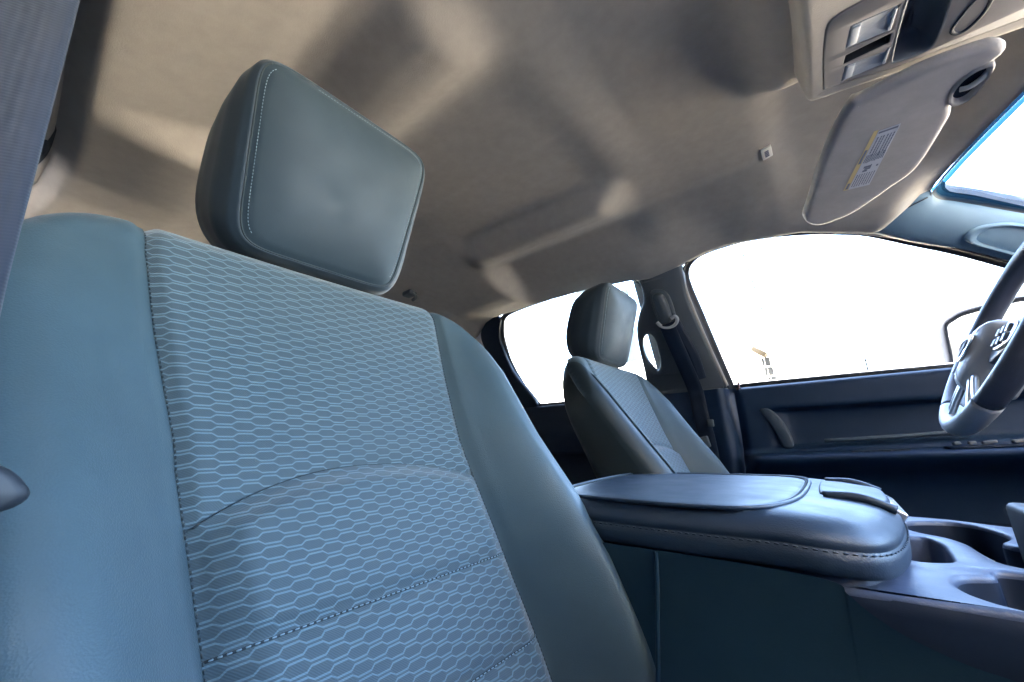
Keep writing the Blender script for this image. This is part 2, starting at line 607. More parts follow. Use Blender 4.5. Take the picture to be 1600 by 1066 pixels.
# ---- outer cab: roof skin, lower sides, pillars, rear wall, floor, bulkhead
b = MB()
b.box((-.78, YC, .665), (2.15, 1.36, .03), bev=.01)
roof_o = struct(b.build('roof', M_BODY))
b = MB()
for fn in (side, side_p):
    def quad(x0, x1, z0, z1, x0t=None, x1t=None, fn=fn):
        x0t = x0 if x0t is None else x0t
        x1t = x1 if x1t is None else x1t
        g = [[fn(x0, z0, .05), fn(x0t, z1, .05)], [fn(x1, z0, .05), fn(x1t, z1, .05)]]
        b.grid(np.array(g))
    quad(-1.8, 1.3, -.85, .135)
    quad(-.46, -.27, .13, .66, -.44, -.30)
    quad(-1.8, -1.12, .13, .66)
    g = []
    for x in np.linspace(-1.8, .28, 40):
        z = float(edge_z(x)) + .012
        g.append([fn(x, z, .045), fn(x, .70, .0)])
    b.grid(np.array(g))
b.grid(np.array([[(-1.8, -.3, -.85), (-1.8, 1.5, -.85)], [(-1.8, -.3, .12), (-1.8, 1.5, .12)]]))
b.grid(np.array([[(-1.8, -.3, .12), (-1.8, 1.5, .12)], [(-1.8, -.3, .70), (-1.8, 1.5, .70)]]))  # back window opening closed off to darken the rear of the cab
b.grid(np.array([[(1.25, -.3, -.85), (1.25, 1.5, -.85)], [(1.25, -.3, .08), (1.25, 1.5, .08)]]))
struct(b.build('cab_wall', M_BODY, smooth=False))
b = MB()
b.grid(np.array([[(-1.8, -.32, -.62), (-1.8, 1.48, -.62)], [(1.25, -.32, -.62), (1.25, 1.48, -.62)]]))
struct(b.build('cab_floor', M_CARPET, smooth=False))
b = MB()
G = []
for x in np.linspace(1.22, 2.35, 14):
    G.append([(x, YC + .88 * u, -.02 - .16 * ((x - 1.22) / 1.13) ** 2 + .05 * (1 - u * u) - .10 * u ** 6) for u in np.linspace(-1, 1, 25)])
G.append([(2.42, y, -.5) for x, y, z in G[-1]])
b.grid(np.array(G))
hood_o = struct(b.build('hood', M_PAINT))
b = MB()
prof = [(1.25, .02), (1.0, .03), (.72, .02), (.60, -.01), (.57, -.06), (.60, -.30), (.75, -.45), (.8, -.6)]
pr = cr(prof, 6)
b.grid(np.array([[(x, y, z) for x, z in pr] for y in np.linspace(-.25, 1.41, 20)]))
db = thing('dashboard', 'dark dashboard under the windscreen ahead of the steering wheel', 'dashboard', (.7, YC, -.6))
b.build('dash_top', M_DASH, db)

# ---- window outlines on the driver's side (x, z)
FW = cr([(-.225, .146), (-.241, .262), (-.256, .378), (-.266, .454), (-.264, .493), (-.243, .517), (-.203, .529), (-.133, .532),
         (-.07, .528), (.029, .510), (.116, .484), (.162, .466), (.235, .424), (.303, .385), (.383, .332), (.50, .25), (.62, .152)], 6)
FW = np.vstack([FW, cr([(.62, .152), (.60, .142), (.259, .144), (.028, .146), (-.15, .147), (-.225, .146)], 6)[1:-1]])
RW = cr([(-1.0, .149), (-1.045, .24), (-1.067, .335), (-1.06, .42), (-1.046, .464), (-1.014, .507), (-.951, .521), (-.80, .528), (-.697, .530),
         (-.56, .529), (-.492, .526), (-.439, .515), (-.413, .481), (-.409, .441), (-.409, .38), (-.409, .25), (-.409, .16)], 6)
RW = np.vstack([RW, cr([(-.409, .16), (-.42, .149), (-.7, .148), (-1.0, .149)], 6)[1:-1]])

def window(parent, loop, fn, gmat, wide, seal=True):
    L = resample(loop, 160, True)
    O = offset2(L, -wide)
    q = MB()
    # rubber seal: a moulded channel from the trim edge out to the glass
    rings = []
    for k, dep in ((1.0, .000), (.85, -.004), (.62, .002), (.45, .012), (.1, .016), (-.15, .020), (-.25, .03)):
        e = L + (O - L) * k
        rings.append([fn(a, c, dep) for a, c in e])
    q.grid(np.array(rings), cv=True)
    q.build('window_seal', M_RUBBER, parent)
    q = MB()
    G = offset2(L, -.006)
    tris = tessellate_polygon([[Vector((a, c, 0)) for a, c in G]])
    q.add([fn(a, c, .026) for a, c in G], [tuple(t) for t in tris])
    q.build('window_glass', gmat, parent, smooth=False)

# ---- driver's door
dd = thing('car_door', 'dark blue driver door with armrest ledge, window switches and side mirror', 'car door', (.2, 1.42, -.55))
window(dd, FW, side, M_GLASS, .014)
def door_prof(x, deep):
    top = .1475
    ar = -.052 + .035 * x                           # armrest ledge climbs a little to the front
    dz = deep
    return [(1.437, top - .004), (1.428, top), (1.415, top - .003), (1.405, top - .014), (1.401, .10), (1.402, .075),
            (1.402 + .030 * dz, .066), (1.402 + .036 * dz, .05), (1.402 + .034 * dz, .01), (1.402 + .030 * dz, ar + .028), (1.402 + .012 * dz, ar + .020),
            (1.399, ar + .012), (1.392, ar + .004), (1.375, ar + .002), (1.34, ar), (1.328, ar - .003), (1.323, ar - .010), (1.327, ar - .020), (1.342, ar - .034),
            (1.375, ar - .06), (1.392, ar - .10), (1.395, -.25), (1.385, -.40), (1.39, -.55)]
xs = np.r_[np.linspace(-.222, -.10, 14), np.linspace(-.09, .75, 40)]
G = []
for x in xs:
    deep = float(sstep(-.150, -.085, x))
    pr = np.array(door_prof(x, deep))
    end = float(sstep(-.20, -.222, x))
    ledge = float(sstep(-.222, -.17, x))
    pr[13:19, 0] = pr[13:19, 0] * ledge + 1.392 * (1 - ledge)
    pr[:, 0] += .02 * end
    pr = cr(pr, 4)
    G.append([(x - .10 * max(0, -z) * 0.3, y, z) for y, z in pr])
b = MB()
b.grid(np.array(G))
b.build('door_panel', M_DOOR, dd)
b = MB()                                            # end wall of the recess, paler than the door panel
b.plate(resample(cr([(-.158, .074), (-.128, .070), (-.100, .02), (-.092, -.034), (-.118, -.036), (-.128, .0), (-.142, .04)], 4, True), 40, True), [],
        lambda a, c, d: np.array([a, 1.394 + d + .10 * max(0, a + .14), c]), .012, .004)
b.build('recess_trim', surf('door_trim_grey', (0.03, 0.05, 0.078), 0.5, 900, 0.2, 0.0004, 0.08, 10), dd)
b = MB()
b.tube(cr([(-.02, 1.402, -.022), (.1, 1.402, -.016), (.2, 1.402, -.010), (.258, 1.402, -.006)], 6), .006, flat=.9)
b.build('recess_lip', surf('door_lip', (0.07, 0.10, 0.145), 0.45, 900, 0.2, 0.0004, 0.08, 10), dd)
b = MB()
b.plate(resample([(.03, 1.345), (.14, 1.345), (.14, 1.378), (.03, 1.378)], 60, True), [], lambda a, c, d: np.array([a, c, -.0485 + .035 * a - d]), .003, .001)
b.build('pull_cup', M_RUBBER, dd)
b = MB()
b.plate(resample([(.20, 1.335), (.52, 1.335), (.52, 1.385), (.20, 1.385)], 80, True), [], lambda a, c, d: np.array([a, c, -.0465 + .035 * a - d]), .004, .0015)
b.build('switch_bezel', M_DARK, dd)
sw = []
for k, x in enumerate((.218, .242, .268, .312, .345, .378)):
    b = MB()
    w = .012 if k in (0, 1) else .022
    b.box((x, 1.356, -.040 + .035 * x), (w, .02, .008), Matrix.Rotation(R(-10), 3, 'Y'), .002)
    b.build('window_switch', surf('switch_grey_%d' % k, (0.16, 0.17, 0.19), 0.25, None, mott=.05), dd)
b = MB()
b.lathe([(0, .024), (.0022, .0235), (.0032, .021), (.0032, .002), (.008, 0.0), (.0095, -.006)], (-.206, 1.425, .147), (0, -.02, 1), 12)
b.build('lock_pin', surf('lock_pin_red', (0.10, 0.05, 0.05), 0.4, None), dd)
# wing mirror
mo = cr([(.307, .172), (.311, .215), (.318, .292), (.326, .318), (.345, .333), (.376, .349), (.444, .362), (.52, .368), (.535, .30), (.535, .20), (.52, .165), (.42, .158), (.33, .160)], 5, True)
mo = resample(mo, 90, True)
mi = offset2(mo, .014)
b = MB()
fm = lambda a, c, d: np.array([a, 1.75 + .25 * (a - .42) + d, c])
rings = [[fm(a, c, dd_) for a, c in offset2(mo, ins)] for ins, dd_ in ((.016, .006), (.012, 0), (.006, -.004), (0, .002), (-.004, .02), (0, .05), (.02, .09), (.05, .115))]
b.grid(np.array(rings), cv=True)
b.fan(rings[-1])
mh = b.build('wing_mirror', M_GREY, dd)
b = MB()
tr = tessellate_polygon([[Vector((a, c, 0)) for a, c in mi]])
b.add([fm(a, c, .007) for a, c in mi], [tuple(t) for t in tr])
b.build('mirror_glass', M_MIRROR, mh, smooth=False)
b = MB()
b.box((.50, 1.60, .17), (.09, .26, .04), bev=.012)
b.build('mirror_arm', M_GREY, mh)

# ---- rear door
rd = thing('rear_door', 'dark rear passenger door behind the driver seat with wide window', 'car door', (-.8, 1.42, -.55))
window(rd, RW, side, M_GLASS_R, .012)
b = MB()
pr = cr([(1.437, .146), (1.42, .149), (1.405, .142), (1.40, .10), (1.405, .03), (1.36, -.03), (1.35, -.05), (1.39, -.09), (1.40, -.5)], 4)
b.grid(np.array([[(x, y, z) for y, z in pr] for x in np.linspace(-1.3, -.42, 20)]))
b.build('door_panel', M_DARK, rd)
b = MB()                                            # dark applique behind the pane
q = cr([(-1.0, .149), (-1.06, .30), (-1.066, .42), (-1.05, .47), (-1.02, .515), (-1.06, .528), (-1.115, .515), (-1.16, .47), (-1.165, .40), (-1.15, .149)], 5, True)
b.plate(resample(q, 90, True), [], lambda a, c, d: side(a, c, -.004 + d), .02, .006)
b.build('window_corner_trim', M_DARK, rd)

st = MB()
q = resample([(-.668, .497), (-.462, .494), (-.503, .264), (-.71, .258)], 60, True)
st.plate(q, [], lambda a, c, d: side(a, c, .022 - d), .0006, .0003)
tag(st.build('window_sticker', M_STICK), 'grey paper sheet stuck on the rear window behind the driver headrest', 'sticker')
st = MB()
q = resample([(-.650, .529), (-.590, .529), (-.588, .518), (-.652, .517)], 40, True)
st.plate(q, [], lambda a, c, d: side(a, c, .022 - d), .0006, .0003)
tag(st.build('window_sticker', M_STICK), 'small pale sticker strip at the upper edge of the rear window', 'sticker')

# ---- pillars and roof rails (trim)
bp = thing('pillar_trim', 'grey B pillar trim with oval grip opening between the side windows', 'pillar trim', (-.36, 1.42, -.5))
OUT = cr([(-.405, .516), (-.34, .522), (-.276, .532), (-.270, .50), (-.276, .44), (-.268, .36), (-.252, .26), (-.236, .149)], 6)
OUT = np.vstack([OUT, cr([(-.236, .149), (-.30, .150), (-.383, .150), (-.50, .160)], 6)[1:],
                 cr([(-.50, .160), (-.486, .234), (-.479, .309), (-.466, .37), (-.44, .416), (-.414, .447), (-.404, .481), (-.405, .516)], 6)[1:-1]])
HOLE = cr([(-.463, .317), (-.449, .343), (-.424, .352), (-.411, .33), (-.413, .29), (-.421, .25), (-.443, .231), (-.461, .258), (-.466, .29)], 5, True)
b = MB()
def bfn(a, c, d):
    bulge = .018 * math.sin(PI * min(1, max(0, (a + .49) / .25)))
    return side(a, c, -.010 - bulge + d)
b.plate(resample(OUT, 150, True), [resample(HOLE, 50, True)], bfn, .034, .010)
b.build('upper_trim', M_TRIM, bp)
b = MB()
G = []
for z in np.linspace(.147, -.5, 14):
    sl = -.10 * (z - .147) * .3
    row = [(-.50, 1.43), (-.49, 1.405), (-.40, 1.395), (-.32, 1.390), (-.285, 1.385), (-.262, 1.380), (-.245, 1.392), (-.232, 1.42), (-.205, 1.445)]
    G.append([(x + sl, y, z) for x, y in cr(row, 4)])
b.grid(np.array(G))
b.build('lower_trim', M_DOOR, bp)

# rail edge: the rolled lip of the lining along the window tops
b = MB()
for sgn, fn in ((1, side), (-1, side_p)):
    for x0, x1 in ((-1.12, .30),):
        path = []
        for x in np.linspace(x0, x1, 60):
            path.append(fn(x, float(edge_z(x)) + .002, .007))
        b.tube(path, .0095, n=10)
    path = [fn(a, c, -.004) for a, c in cr([(-.276, .50), (-.279, .47), (-.277, .42), (-.262, .30), (-.240, .16)], 12)]
    b.tube(path, .007, n=10)
struct(b.build('window_edge_trim', M_HEAD))

# driver's A pillar with its grab handle
WS = np.array([(.262, 1.148, .504), (.276, 1.183, .494), (.312, 1.212, .484), (.40, 1.25, .436), (.55, 1.29, .34), (.80, 1.345, .17), (1.02, 1.39, .04)])
WE = np.array([(.10, 1.215, .503), (.17, 1.236, .470), (.235, 1.258, .432), (.330, 1.287, .383), (.44, 1.327, .306), (.62, 1.40, .18), (.80, 1.42, .05)])
def a_pillar(mirror):
    w1, w2 = cr(WS, 8), cr(WE, 8)
    G = []
    for i in range(len(w1)):
        a, c = w1[i], w2[i]
        nn = np.array([-.35, -.80, -.48])
        row = []
        for t in np.linspace(0, 1, 22):
            p = a * (1 - t) + c * t
            row.append(p + nn / np.linalg.norm(nn) * (.026 * math.sin(PI * t) ** .6))
        G.append(row)
    G = np.array(G)
    if mirror:
        G[:, :, 1] = 2 * YC - G[:, :, 1]
    return G
ap = thing('pillar_trim', 'pale blue windscreen pillar trim holding the grab handle', 'pillar trim', (.5, 1.30, .2))
b = MB()
AP = a_pillar(False)
b.grid(AP)
b.build('upper_trim', M_ATRIM, ap)
b = MB()
b.tube(AP[4, 1:-1] + np.array([-.001, -.002, -.001]), .0012, n=6)
b.build('trim_joint', M_RUBBER, ap)
pa = thing('pillar_trim', 'windscreen pillar trim on the passenger side', 'pillar trim', (.5, -.14, .2))
b = MB()
b.grid(a_pillar(True))
b.build('upper_trim', M_ATRIM, pa)
gh = thing('grab_handle', 'oval grab handle pocket in the windscreen pillar', 'grab handle', (.42, 1.27, .38))
ho = np.array([(.322, 1.262, .418), (.334, 1.254, .431), (.36, 1.254, .432), (.40, 1.262, .418), (.50, 1.295, .352), (.56, 1.318, .305), (.545, 1.335, .27), (.50, 1.335, .275), (.42, 1.306, .343), (.365, 1.284, .382), (.334, 1.270, .403)])
ho = resample(cr(ho, 6, True), 90, True)
cen = ho.mean(0)
nn = np.array([-.35, -.80, -.48]); nn /= np.linalg.norm(nn)
b = MB()
rings = [cen + (ho - cen) * k + nn * dep for k, dep in ((1.06, .016), (1.05, .028), (1.0, .033), (.95, .031), (.92, .024), (.89, .012))]
b.grid(np.array(rings), cv=True)
b.build('handle_rim', M_ATRIM, gh)
b = MB()
rings = [cen + (ho - cen) * k + nn * dep for k, dep in ((.90, .020), (.86, .014), (.6, .012), (.3, .012))]
b.grid(np.array(rings), cv=True)
b.fan(rings[-1])
b.build('handle_pocket', surf('handle_grey', (0.20, 0.21, 0.22), 0.6, 900, 0.15, 0.0004, 0.08, 12), gh)

# ---- passenger side: door, window, pillar (out of frame for the most part)
pd = thing('car_door', 'passenger front door beside the near seat', 'car door', (.2, -.26, -.55))
window(pd, FW, side_p, M_GLASS_P, .010)
b = MB()
b.grid(np.array([[(x, 2 * YC - y, z) for y, z in cr(np.array(door_prof(x, 0)), 3)] for x in np.linspace(-.222, .75, 20)]))
b.build('door_panel', M_DOOR, pd)
pr_ = thing('rear_door', 'rear door on the passenger side', 'car door', (-.8, -.26, -.55))
window(pr_, RW, side_p, M_GLASS_P, .012)
b = MB()
pr = cr([(1.437, .146), (1.42, .149), (1.405, .142), (1.40, .10), (1.405, .03), (1.36, -.03), (1.35, -.05), (1.39, -.09), (1.40, -.5)], 4)
b.grid(np.array([[(x, 2 * YC - y, z) for y, z in pr] for x in np.linspace(-1.3, -.42, 20)]))
b.build('door_panel', M_DARK, pr_)
pb = thing('pillar_trim', 'grey B pillar trim on the passenger side behind the seat belt', 'pillar trim', (-.36, -.26, -.5))
b = MB()
b.plate(resample(OUT, 150, True), [resample(HOLE, 50, True)], lambda a, c, d: bfn(a, c, d) * np.array([1, -1, 1]) + np.array([0, 2 * YC, 0]), .034, .010)
b.build('upper_trim', M_TRIM, pb)
b = MB()
G = [[(x - .03 * (z - .147), 2 * YC - y, z) for x, y in cr([(-.50, 1.43), (-.49, 1.405), (-.40, 1.395), (-.32, 1.390), (-.262, 1.380), (-.238, 1.43)], 4)] for z in np.linspace(.147, -.5, 8)]
b.grid(np.array(G))
b.build('lower_trim', M_DOOR, pb)

# ---- windscreen
ws = thing('windscreen', 'front windscreen with a blue tinted edge band', 'windscreen', (.7, YC, .05))
hd = np.linspace(-.555, .555, 41)
top = [(float(header_x(abs(d))) + .004, YC + d, float(head_z(header_x(abs(d)), abs(d), d > 0)) - .004) for d in hd]
def ws_edge():
    right_ = cr(WS, 8)
    left_ = right_.copy()
    left_[:, 1] = 2 * YC - left_[:, 1]
    return left_, right_
lf, rt = ws_edge()
loop = np.vstack([np.array(top), rt[2:], [(1.12, YC + .5, .03), (1.16, YC, .03), (1.12, YC - .5, .03)], lf[::-1][:-2]])
loop = resample(loop, 260, True)
cen = np.array([.62, YC, .36])
b = MB()
rings = [loop + (cen - loop) * k + np.array([o_, 0, o_ * .7]) for k, o_ in ((-.001, -.004), (-.004, .004), (-.012, .014), (-.06, .05))]
b.grid(np.array(rings), cv=True)
b.build('windscreen_seal', M_RUBBER, ws)
# glass follows the outline, bowed outwards
b = MB()
rings = []
for k in np.linspace(0, 1, 14)[:-1]:
    rings.append(loop + (cen - loop) * k + np.array([.014, 0, .010]) + np.array([.045, 0, .06]) * (1 - (1 - k) ** 2))
b.grid(np.array(rings), cv=True)
b.fan(rings[-1])
b.build('windscreen_glass', M_GLASS_W, ws)
arc = np.r_[0, np.cumsum(np.linalg.norm(np.diff(np.vstack([loop, loop[:1]]), axis=0), axis=1))][:-1]
b = MB()
nrm_in = (cen - loop) / np.linalg.norm(cen - loop, axis=1)[:, None]
rows = []
KS = (-.018, .0, .004, .008, .012)
fade = np.clip((.415 - loop[:, 0]) / .10, 0, 1)               # the band tapers off down each pillar
for k in KS:
    rows.append(loop + nrm_in * (k * np.where(k > 0, fade, 1))[:, None] + np.array([.0115, 0, .0075]))
sel = [k for k in range(len(loop)) if loop[k, 0] < .43]
cut = max(range(len(sel)), key=lambda q: (sel[q] - sel[q - 1]) % len(loop))
sel = sel[cut:] + sel[:cut]
a0 = arc[sel[0]]
uvs = np.array([[((arc[k_] - a0) % (arc[-1] + .01), q_) for k_ in sel] for q_ in KS])
b.grid(np.array(rows)[:, sel], uvs)
b.build('tint_band', M_FRIT, ws)

# ================================================================ SEATS
TILT = R(20)
WUP = np.array([-math.sin(TILT), 0, math.cos(TILT)])
NRM = np.array([math.cos(TILT), 0, math.sin(TILT)])

def make_seat(yc, label, lean=1.0, shaded_side=False):
    s = thing('front_seat', label, 'car seat', (-.30, yc, -.62), 'front seats')
    p0 = np.array([-.42, yc, .185])
    WB = -.62
    def hw(w):
        return np.interp(w, [-.62, -.42, -.36, -.29, -.2, -.1, .03], [.206, .212, .224, .236, .241, .252, .247])
    def iw(w):
        return np.interp(w, [-.62, -.33, -.19, -.02, .03], [.134, .134, .136, .156, .158])
    def wtop(y):
        a = np.abs(y)
        return np.where(y < 0, -.034, -.005) * sstep(.145, .205, a) + .026 - .15 * y * y - .080 * np.clip((a - .165) / .08, 0, 1.05) ** 2.6
    def prot(w):
        return np.interp(w, [-.62, -.42, -.36, -.29, -.2, -.1, -.03, .03], [.092, .092, .089, .076, .054, .031, .009, .003])
    def mid_w(y):
        return -.215 - .022 * (np.abs(y) / .13) ** 2.2 - .012 * (y < 0) * (np.abs(y) / .13) ** 2
    Q1, Q2 = -.3235, -.404                          # sewn cross lines
    def depth(y, w):
        a = np.abs(y)
        t = np.clip((a - iw(w)) / (hw(w) - iw(w)), 0, 1)
        d = prot(w) * sstep(-.08, .62, t) 
        d = d + .010 * np.exp(-((w + .36) / .16) ** 2) * (1 - t) - .006 * (1 - (a / .16) ** 2) * (a < .16)
        Rr = .034
        te = hw(w) - a
        tt = (wtop(y) - w)
        rr = np.sqrt(np.maximum(0, Rr - te) ** 2 + np.maximum(0, Rr - tt) ** 2)
        rr = np.clip(rr, 0, Rr)
        return d - (Rr - np.sqrt(np.maximum(Rr * Rr - rr * rr, 0)))
    def pt(y, w, d):
        return p0 + np.array([0, 1, 0]) * (y + lean * np.interp(w, [-.62, -.42, -.35, -.21, -.1, .03], [.085, .05, .035, .014, .005, 0])) + WUP * w + NRM * d
    def groove(x, wid, dep):
        return dep * np.exp(-(x / wid) ** 2)
    def low_puff(y, w):
        return .014 * sstep(-.002, .022, mid_w(y) - w) - groove(w - Q1, .008, .0055) - groove(w - Q2, .008, .0055)
    def panel(kind, ua=0.0, ub=1.0):
        if kind == 'up':
            us, vs_ = np.linspace(-1, 1, 90), np.linspace(0, 1, 70)
        elif kind == 'low':
            us, vs_ = np.linspace(-1, 1, 80), np.linspace(0, 1, 130)
        else:
            us, vs_ = 1 - (1 - np.linspace(0, 1, 46)) ** 1.7, np.linspace(0, 1, 90)
            us = np.r_[ua, us[(us > ua + .01) & (us < ub - .01)], ub]
        P, UV = [], []
        for v in vs_:
            row, ur = [], []
            for u in us:
                if kind in ('up', 'low'):
                    lo, hi = (mid_w(u * .1345), wtop(u * .16)) if kind == 'up' else (WB, mid_w(u * .1345))
                    vv = 1 - (1 - v) ** 1.5 if kind == 'up' else v
                    w = lo + (hi - lo) * vv
                    y = u * iw(w)
                    d = depth(y, w)
                    ed = (1 - abs(u)) * iw(w)
                    d -= groove(ed, .006, .006)
                    if kind == 'low':
                        d += low_puff(y, w) * float(sstep(.0, .03, ed))
                    else:
                        d -= groove(w - mid_w(y), .006, .004)
                        if vv >= 1:
                            pass
                else:
                    sg = 1 if kind == 'right' else -1
                    ya = .150 + (.2475 - .150) * u
                    lo, hi = WB, wtop(ya)
                    vv = 1 - (1 - v) ** 1.4
                    w = lo + (hi - lo) * vv
                    y = iw(w) + (hw(w) - iw(w)) * u
                    w = min(w, wtop(y))
                    d = depth(y, w) + .006 * math.exp(-(u / .05) ** 2) * 0
                    d -= groove(y - iw(w), .006, .006)
                    y *= sg
                row.append(pt(y, w, d))
                ur.append((y, w))
            P.append(row)
            UV.append(ur)
        q = MB()
        q.grid(np.array(P), np.array(UV))
        return q
    # one edge line shared by the front panels and the shell
    panel('right').build('bolster', M_VINYL, s)
    if shaded_side:                                   # piped edge on the ridge; shade outboard of it painted as a dark panel
        UR = .60
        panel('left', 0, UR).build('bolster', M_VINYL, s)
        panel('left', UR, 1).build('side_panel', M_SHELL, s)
        q = MB()
        path = []
        for w in np.linspace(-.6, -.02, 70):
            y = -(float(iw(w)) + (float(hw(w)) - float(iw(w))) * UR)
            path.append(pt(y, w, float(depth(y, w)) + .0015))
        q.tube(path, .0026, n=8)
        q.build('piping', M_VINYL, s)
    else:
        panel('left').build('bolster', M_VINYL, s)
    panel('up').build('upper_insert', M_HEX, s)
    panel('low').build('lower_insert', M_HEX, s)
    # shell: from the front outline round the sides to the back
    edge = [( -float(hw(w)), w) for w in np.linspace(WB, -.13, 30)]
    tp = [(y, float(wtop(y))) for y in np.linspace(-.2455, .2455, 90)]
    edge = edge + [e for e in tp if e[1] > -.13] + [(-a, c) for a, c in edge[::-1]]
    edge = np.array(edge)
    rings = []
    cy_, cw_ = 0.0, -.3
    for dep, k in ((0, 1.0), (-.014, 1.004), (-.028, 1.0), (-.044, .975), (-.054, .93), (-.060, .82)):
        ring = []
        for y, w in edge:
            base = float(depth(y, w))
            yy, ww = y * k, cw_ + (w - cw_) * (1 - (1 - k) * .5)
            lerp = min(1, -dep / .060)
            ring.append(pt(yy, ww, base * (1 - lerp) - .012 * lerp + dep))
        rings.append(ring)
    n = len(edge)
    last = np.array(rings[-1])
    half = n // 2
    q = MB()
    q.grid(np.array(rings))
    q.grid(np.array([last[:half], last[::-1][:half]]))
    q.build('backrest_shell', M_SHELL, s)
    # piping where bolster meets the shell
    for sg in ((1,) if shaded_side else (-1, 1)):
        q = MB()
        path = [pt(sg * (float(hw(w)) - .004), w, float(depth(sg * (hw(w) - .004), w)) + .001) for w in np.linspace(-.6, -.072, 70)]
        q.tube(path, .0018, n=6)
        q.build('piping', M_VINYL, s)
    # seams and stitching
    q = MB()
    for sg in (-1, 1):
        path = [pt(sg * (float(iw(w)) - .0006), w, float(depth(sg * iw(w), w)) - .0052) for w in np.linspace(-.6, .004, 120)]
        q.stitches(path, .0042, .0028, .0008)
    q.build('seam_stitching', M_SEAM, s, kind='stuff')
    q = MB()
    q2 = MB()
    for Q in (Q1, Q2):
        path = [pt(y, Q, float(depth(y, Q) + low_puff(y, Q) * sstep(0, .03, iw(Q) - abs(y)) - groove(iw(Q) - abs(y), .006, .006)) + .0009) for y in np.linspace(-.1335, .1335, 80)]
        q.stitches(path, .0046, .0030, .0007)
        q2.tube(np.array(path) - NRM * .0009, .0009, n=5)
    path = [pt(y, float(mid_w(y)) + .001, float(depth(y, mid_w(y))) - .001) for y in np.linspace(-.145, .145, 80)]
    q.build('cross_stitching', M_THREAD, s, kind='stuff')
    q2.build('cross_seam', M_SEAM, s, kind='stuff')
    q = MB()
    path = [pt(y, float(mid_w(y)) + .0006, float(depth(y, mid_w(y))) - .0014) for y in np.linspace(-.131, .131, 80)]
    q.stitches(path, .0042, .003, .0008)
    q.tube(np.array(path) - NRM * .0006, .0008, n=5)
    q.build('seam_stitching', M_SEAM, s, kind='stuff')
    # cushion
    q = MB()
    G = []
    for v in np.linspace(0, 1, 24):
        x = -.30 + .56 * v
        row = []
        for u in np.linspace(-1, 1, 40):
            y = .265 * u
            z = -.385 + .02 * v + .035 * float(sstep(.6, .9, abs(u))) - .06 * float(sstep(.92, 1.0, abs(u))) - .05 * float(sstep(.88, 1, v))
            row.append((x, yc + y, z))
        G.append(row)
    q.grid(np.array(G))
    G = np.array(G)
    rim = np.vstack([G[:, 0], G[-1, 1:], G[::-1][1:, -1]])
    q.grid(np.array([rim, rim * np.array([1, 1, 0]) + np.array([0, 0, -.56])]))
    q.build('cushion', M_VINYL, s)
    # ---- headrest
    H0 = np.array([-.421, yc - .0045, .199])
    ha = np.array([.050, 0, .186])
    HH = np.linalg.norm(ha)
    ha /= HH
    HS = HH / .180
    hn = np.array([ha[2], 0, -ha[0]])
    def hpt(y, w, d):
        return H0 + np.array([0, 1, 0]) * y + ha * w * HS + hn * d
    NR = 96
    th = np.arange(NR) * 2 * PI / NR
    def ring(scale, lo, hi, wb, wt, e, d):
        c, sn = np.cos(th), np.sin(th)
        fx = np.sign(c) * np.abs(c) ** (2 / e)
        fy = np.sign(sn) * np.abs(sn) ** (2 / e)
        mid, hh = (lo + hi) / 2, (hi - lo) / 2
        out = []
        for a, bq in zip(fx, fy):
            w = mid + hh * bq * scale
            half = wb + (wt - wb) * (bq * .5 + .5)
            out.append(hpt(a * half * scale, w, d))
        return np.array(out)
    q = MB()
    rings = []
    for sc_ in (.02, .25, .5, .7, .82, .9, .95, .98, 1.0):
        rings.append(ring(sc_, 0, .180, .087, .103, 8.5 if sc_ > .6 else 5.5, .017 * (1 - sc_ ** 3.0) - .0015 * (sc_ > .97)))
    q.grid(np.array(rings), cv=True)
    q.fan(rings[0])
    hr = q.build('headrest', M_REST, s)
    q = MB()
    R1 = [ring(1.0, 0, .180, .087, .103, 8.5, -.0015), ring(1.0, -.0015, .1815, .090, .1055, 8, -.001), ring(1.0, -.006, .185, .098, .111, 7, -.007), ring(1.0, -.013, .187, .110, .118, 4.8, -.024),
          ring(1.0, -.018, .184, .116, .121, 3.6, -.045), ring(1.0, -.018, .176, .117, .120, 3.2, -.070), ring(1.0, -.010, .162, .110, .110, 3, -.092), ring(1.0, .005, .14, .092, .09, 2.8, -.106), ring(1.0, .03, .11, .05, .05, 2.5, -.113)]
    Rf = []
    for k in range(len(R1) - 1):
        for t in np.linspace(0, 1, 5)[:-1]:
            Rf.append(R1[k] * (1 - t) + R1[k + 1] * t)
    Rf.append(R1[-1])
    q.grid(np.array(Rf), cv=True)
    q.fan(R1[-1])
    q.build('headrest_gusset', M_GUSSET, hr)
    q = MB()
    seam = ring(1.0, 0, .180, .0875, .1035, 8.5, -.0012)
    keep = [k % NR for k in range(int(NR * .37), int(NR * 1.13))]
    q.tube(seam[keep], .0009, n=6)
    q.build('seam', M_SEAM, hr)
    q = MB()
    st_ = ring(.955, 0, .180, .087, .103, 8.5, .0022)
    q.stitches(np.roll(st_, NR // 8, 0)[2: NR // 4 + 14], .0034, .0024, .0005)
    q.stitches(np.roll(st_, -3 * NR // 8 + 1, 0)[0: NR // 4 + 2], .0034, .0024, .0005)
    q.build('headrest_stitching', M_THREAD, hr, kind='stuff')
    for sg in (-1, 1):
        q = MB()
        q.tube([(-.455, yc + sg * .07, .10), (-.452, yc + sg * .07, .17), (-.448, yc + sg * .07, .24)], .006, n=10)
        q.build('headrest_post', M_CHROME, s)
    return s

make_seat(.192, 'large blue grey passenger seat with hexagon patterned insert in front')
make_seat(.970, 'driver seat farther off, standing before the rear side window', 0.3, True)

# ================================================================ CENTRE CONSOLE
cn = thing('centre_console', 'blue grey centre console with padded armrest lid and cup holders', 'console', (-.05, .58, -.62))
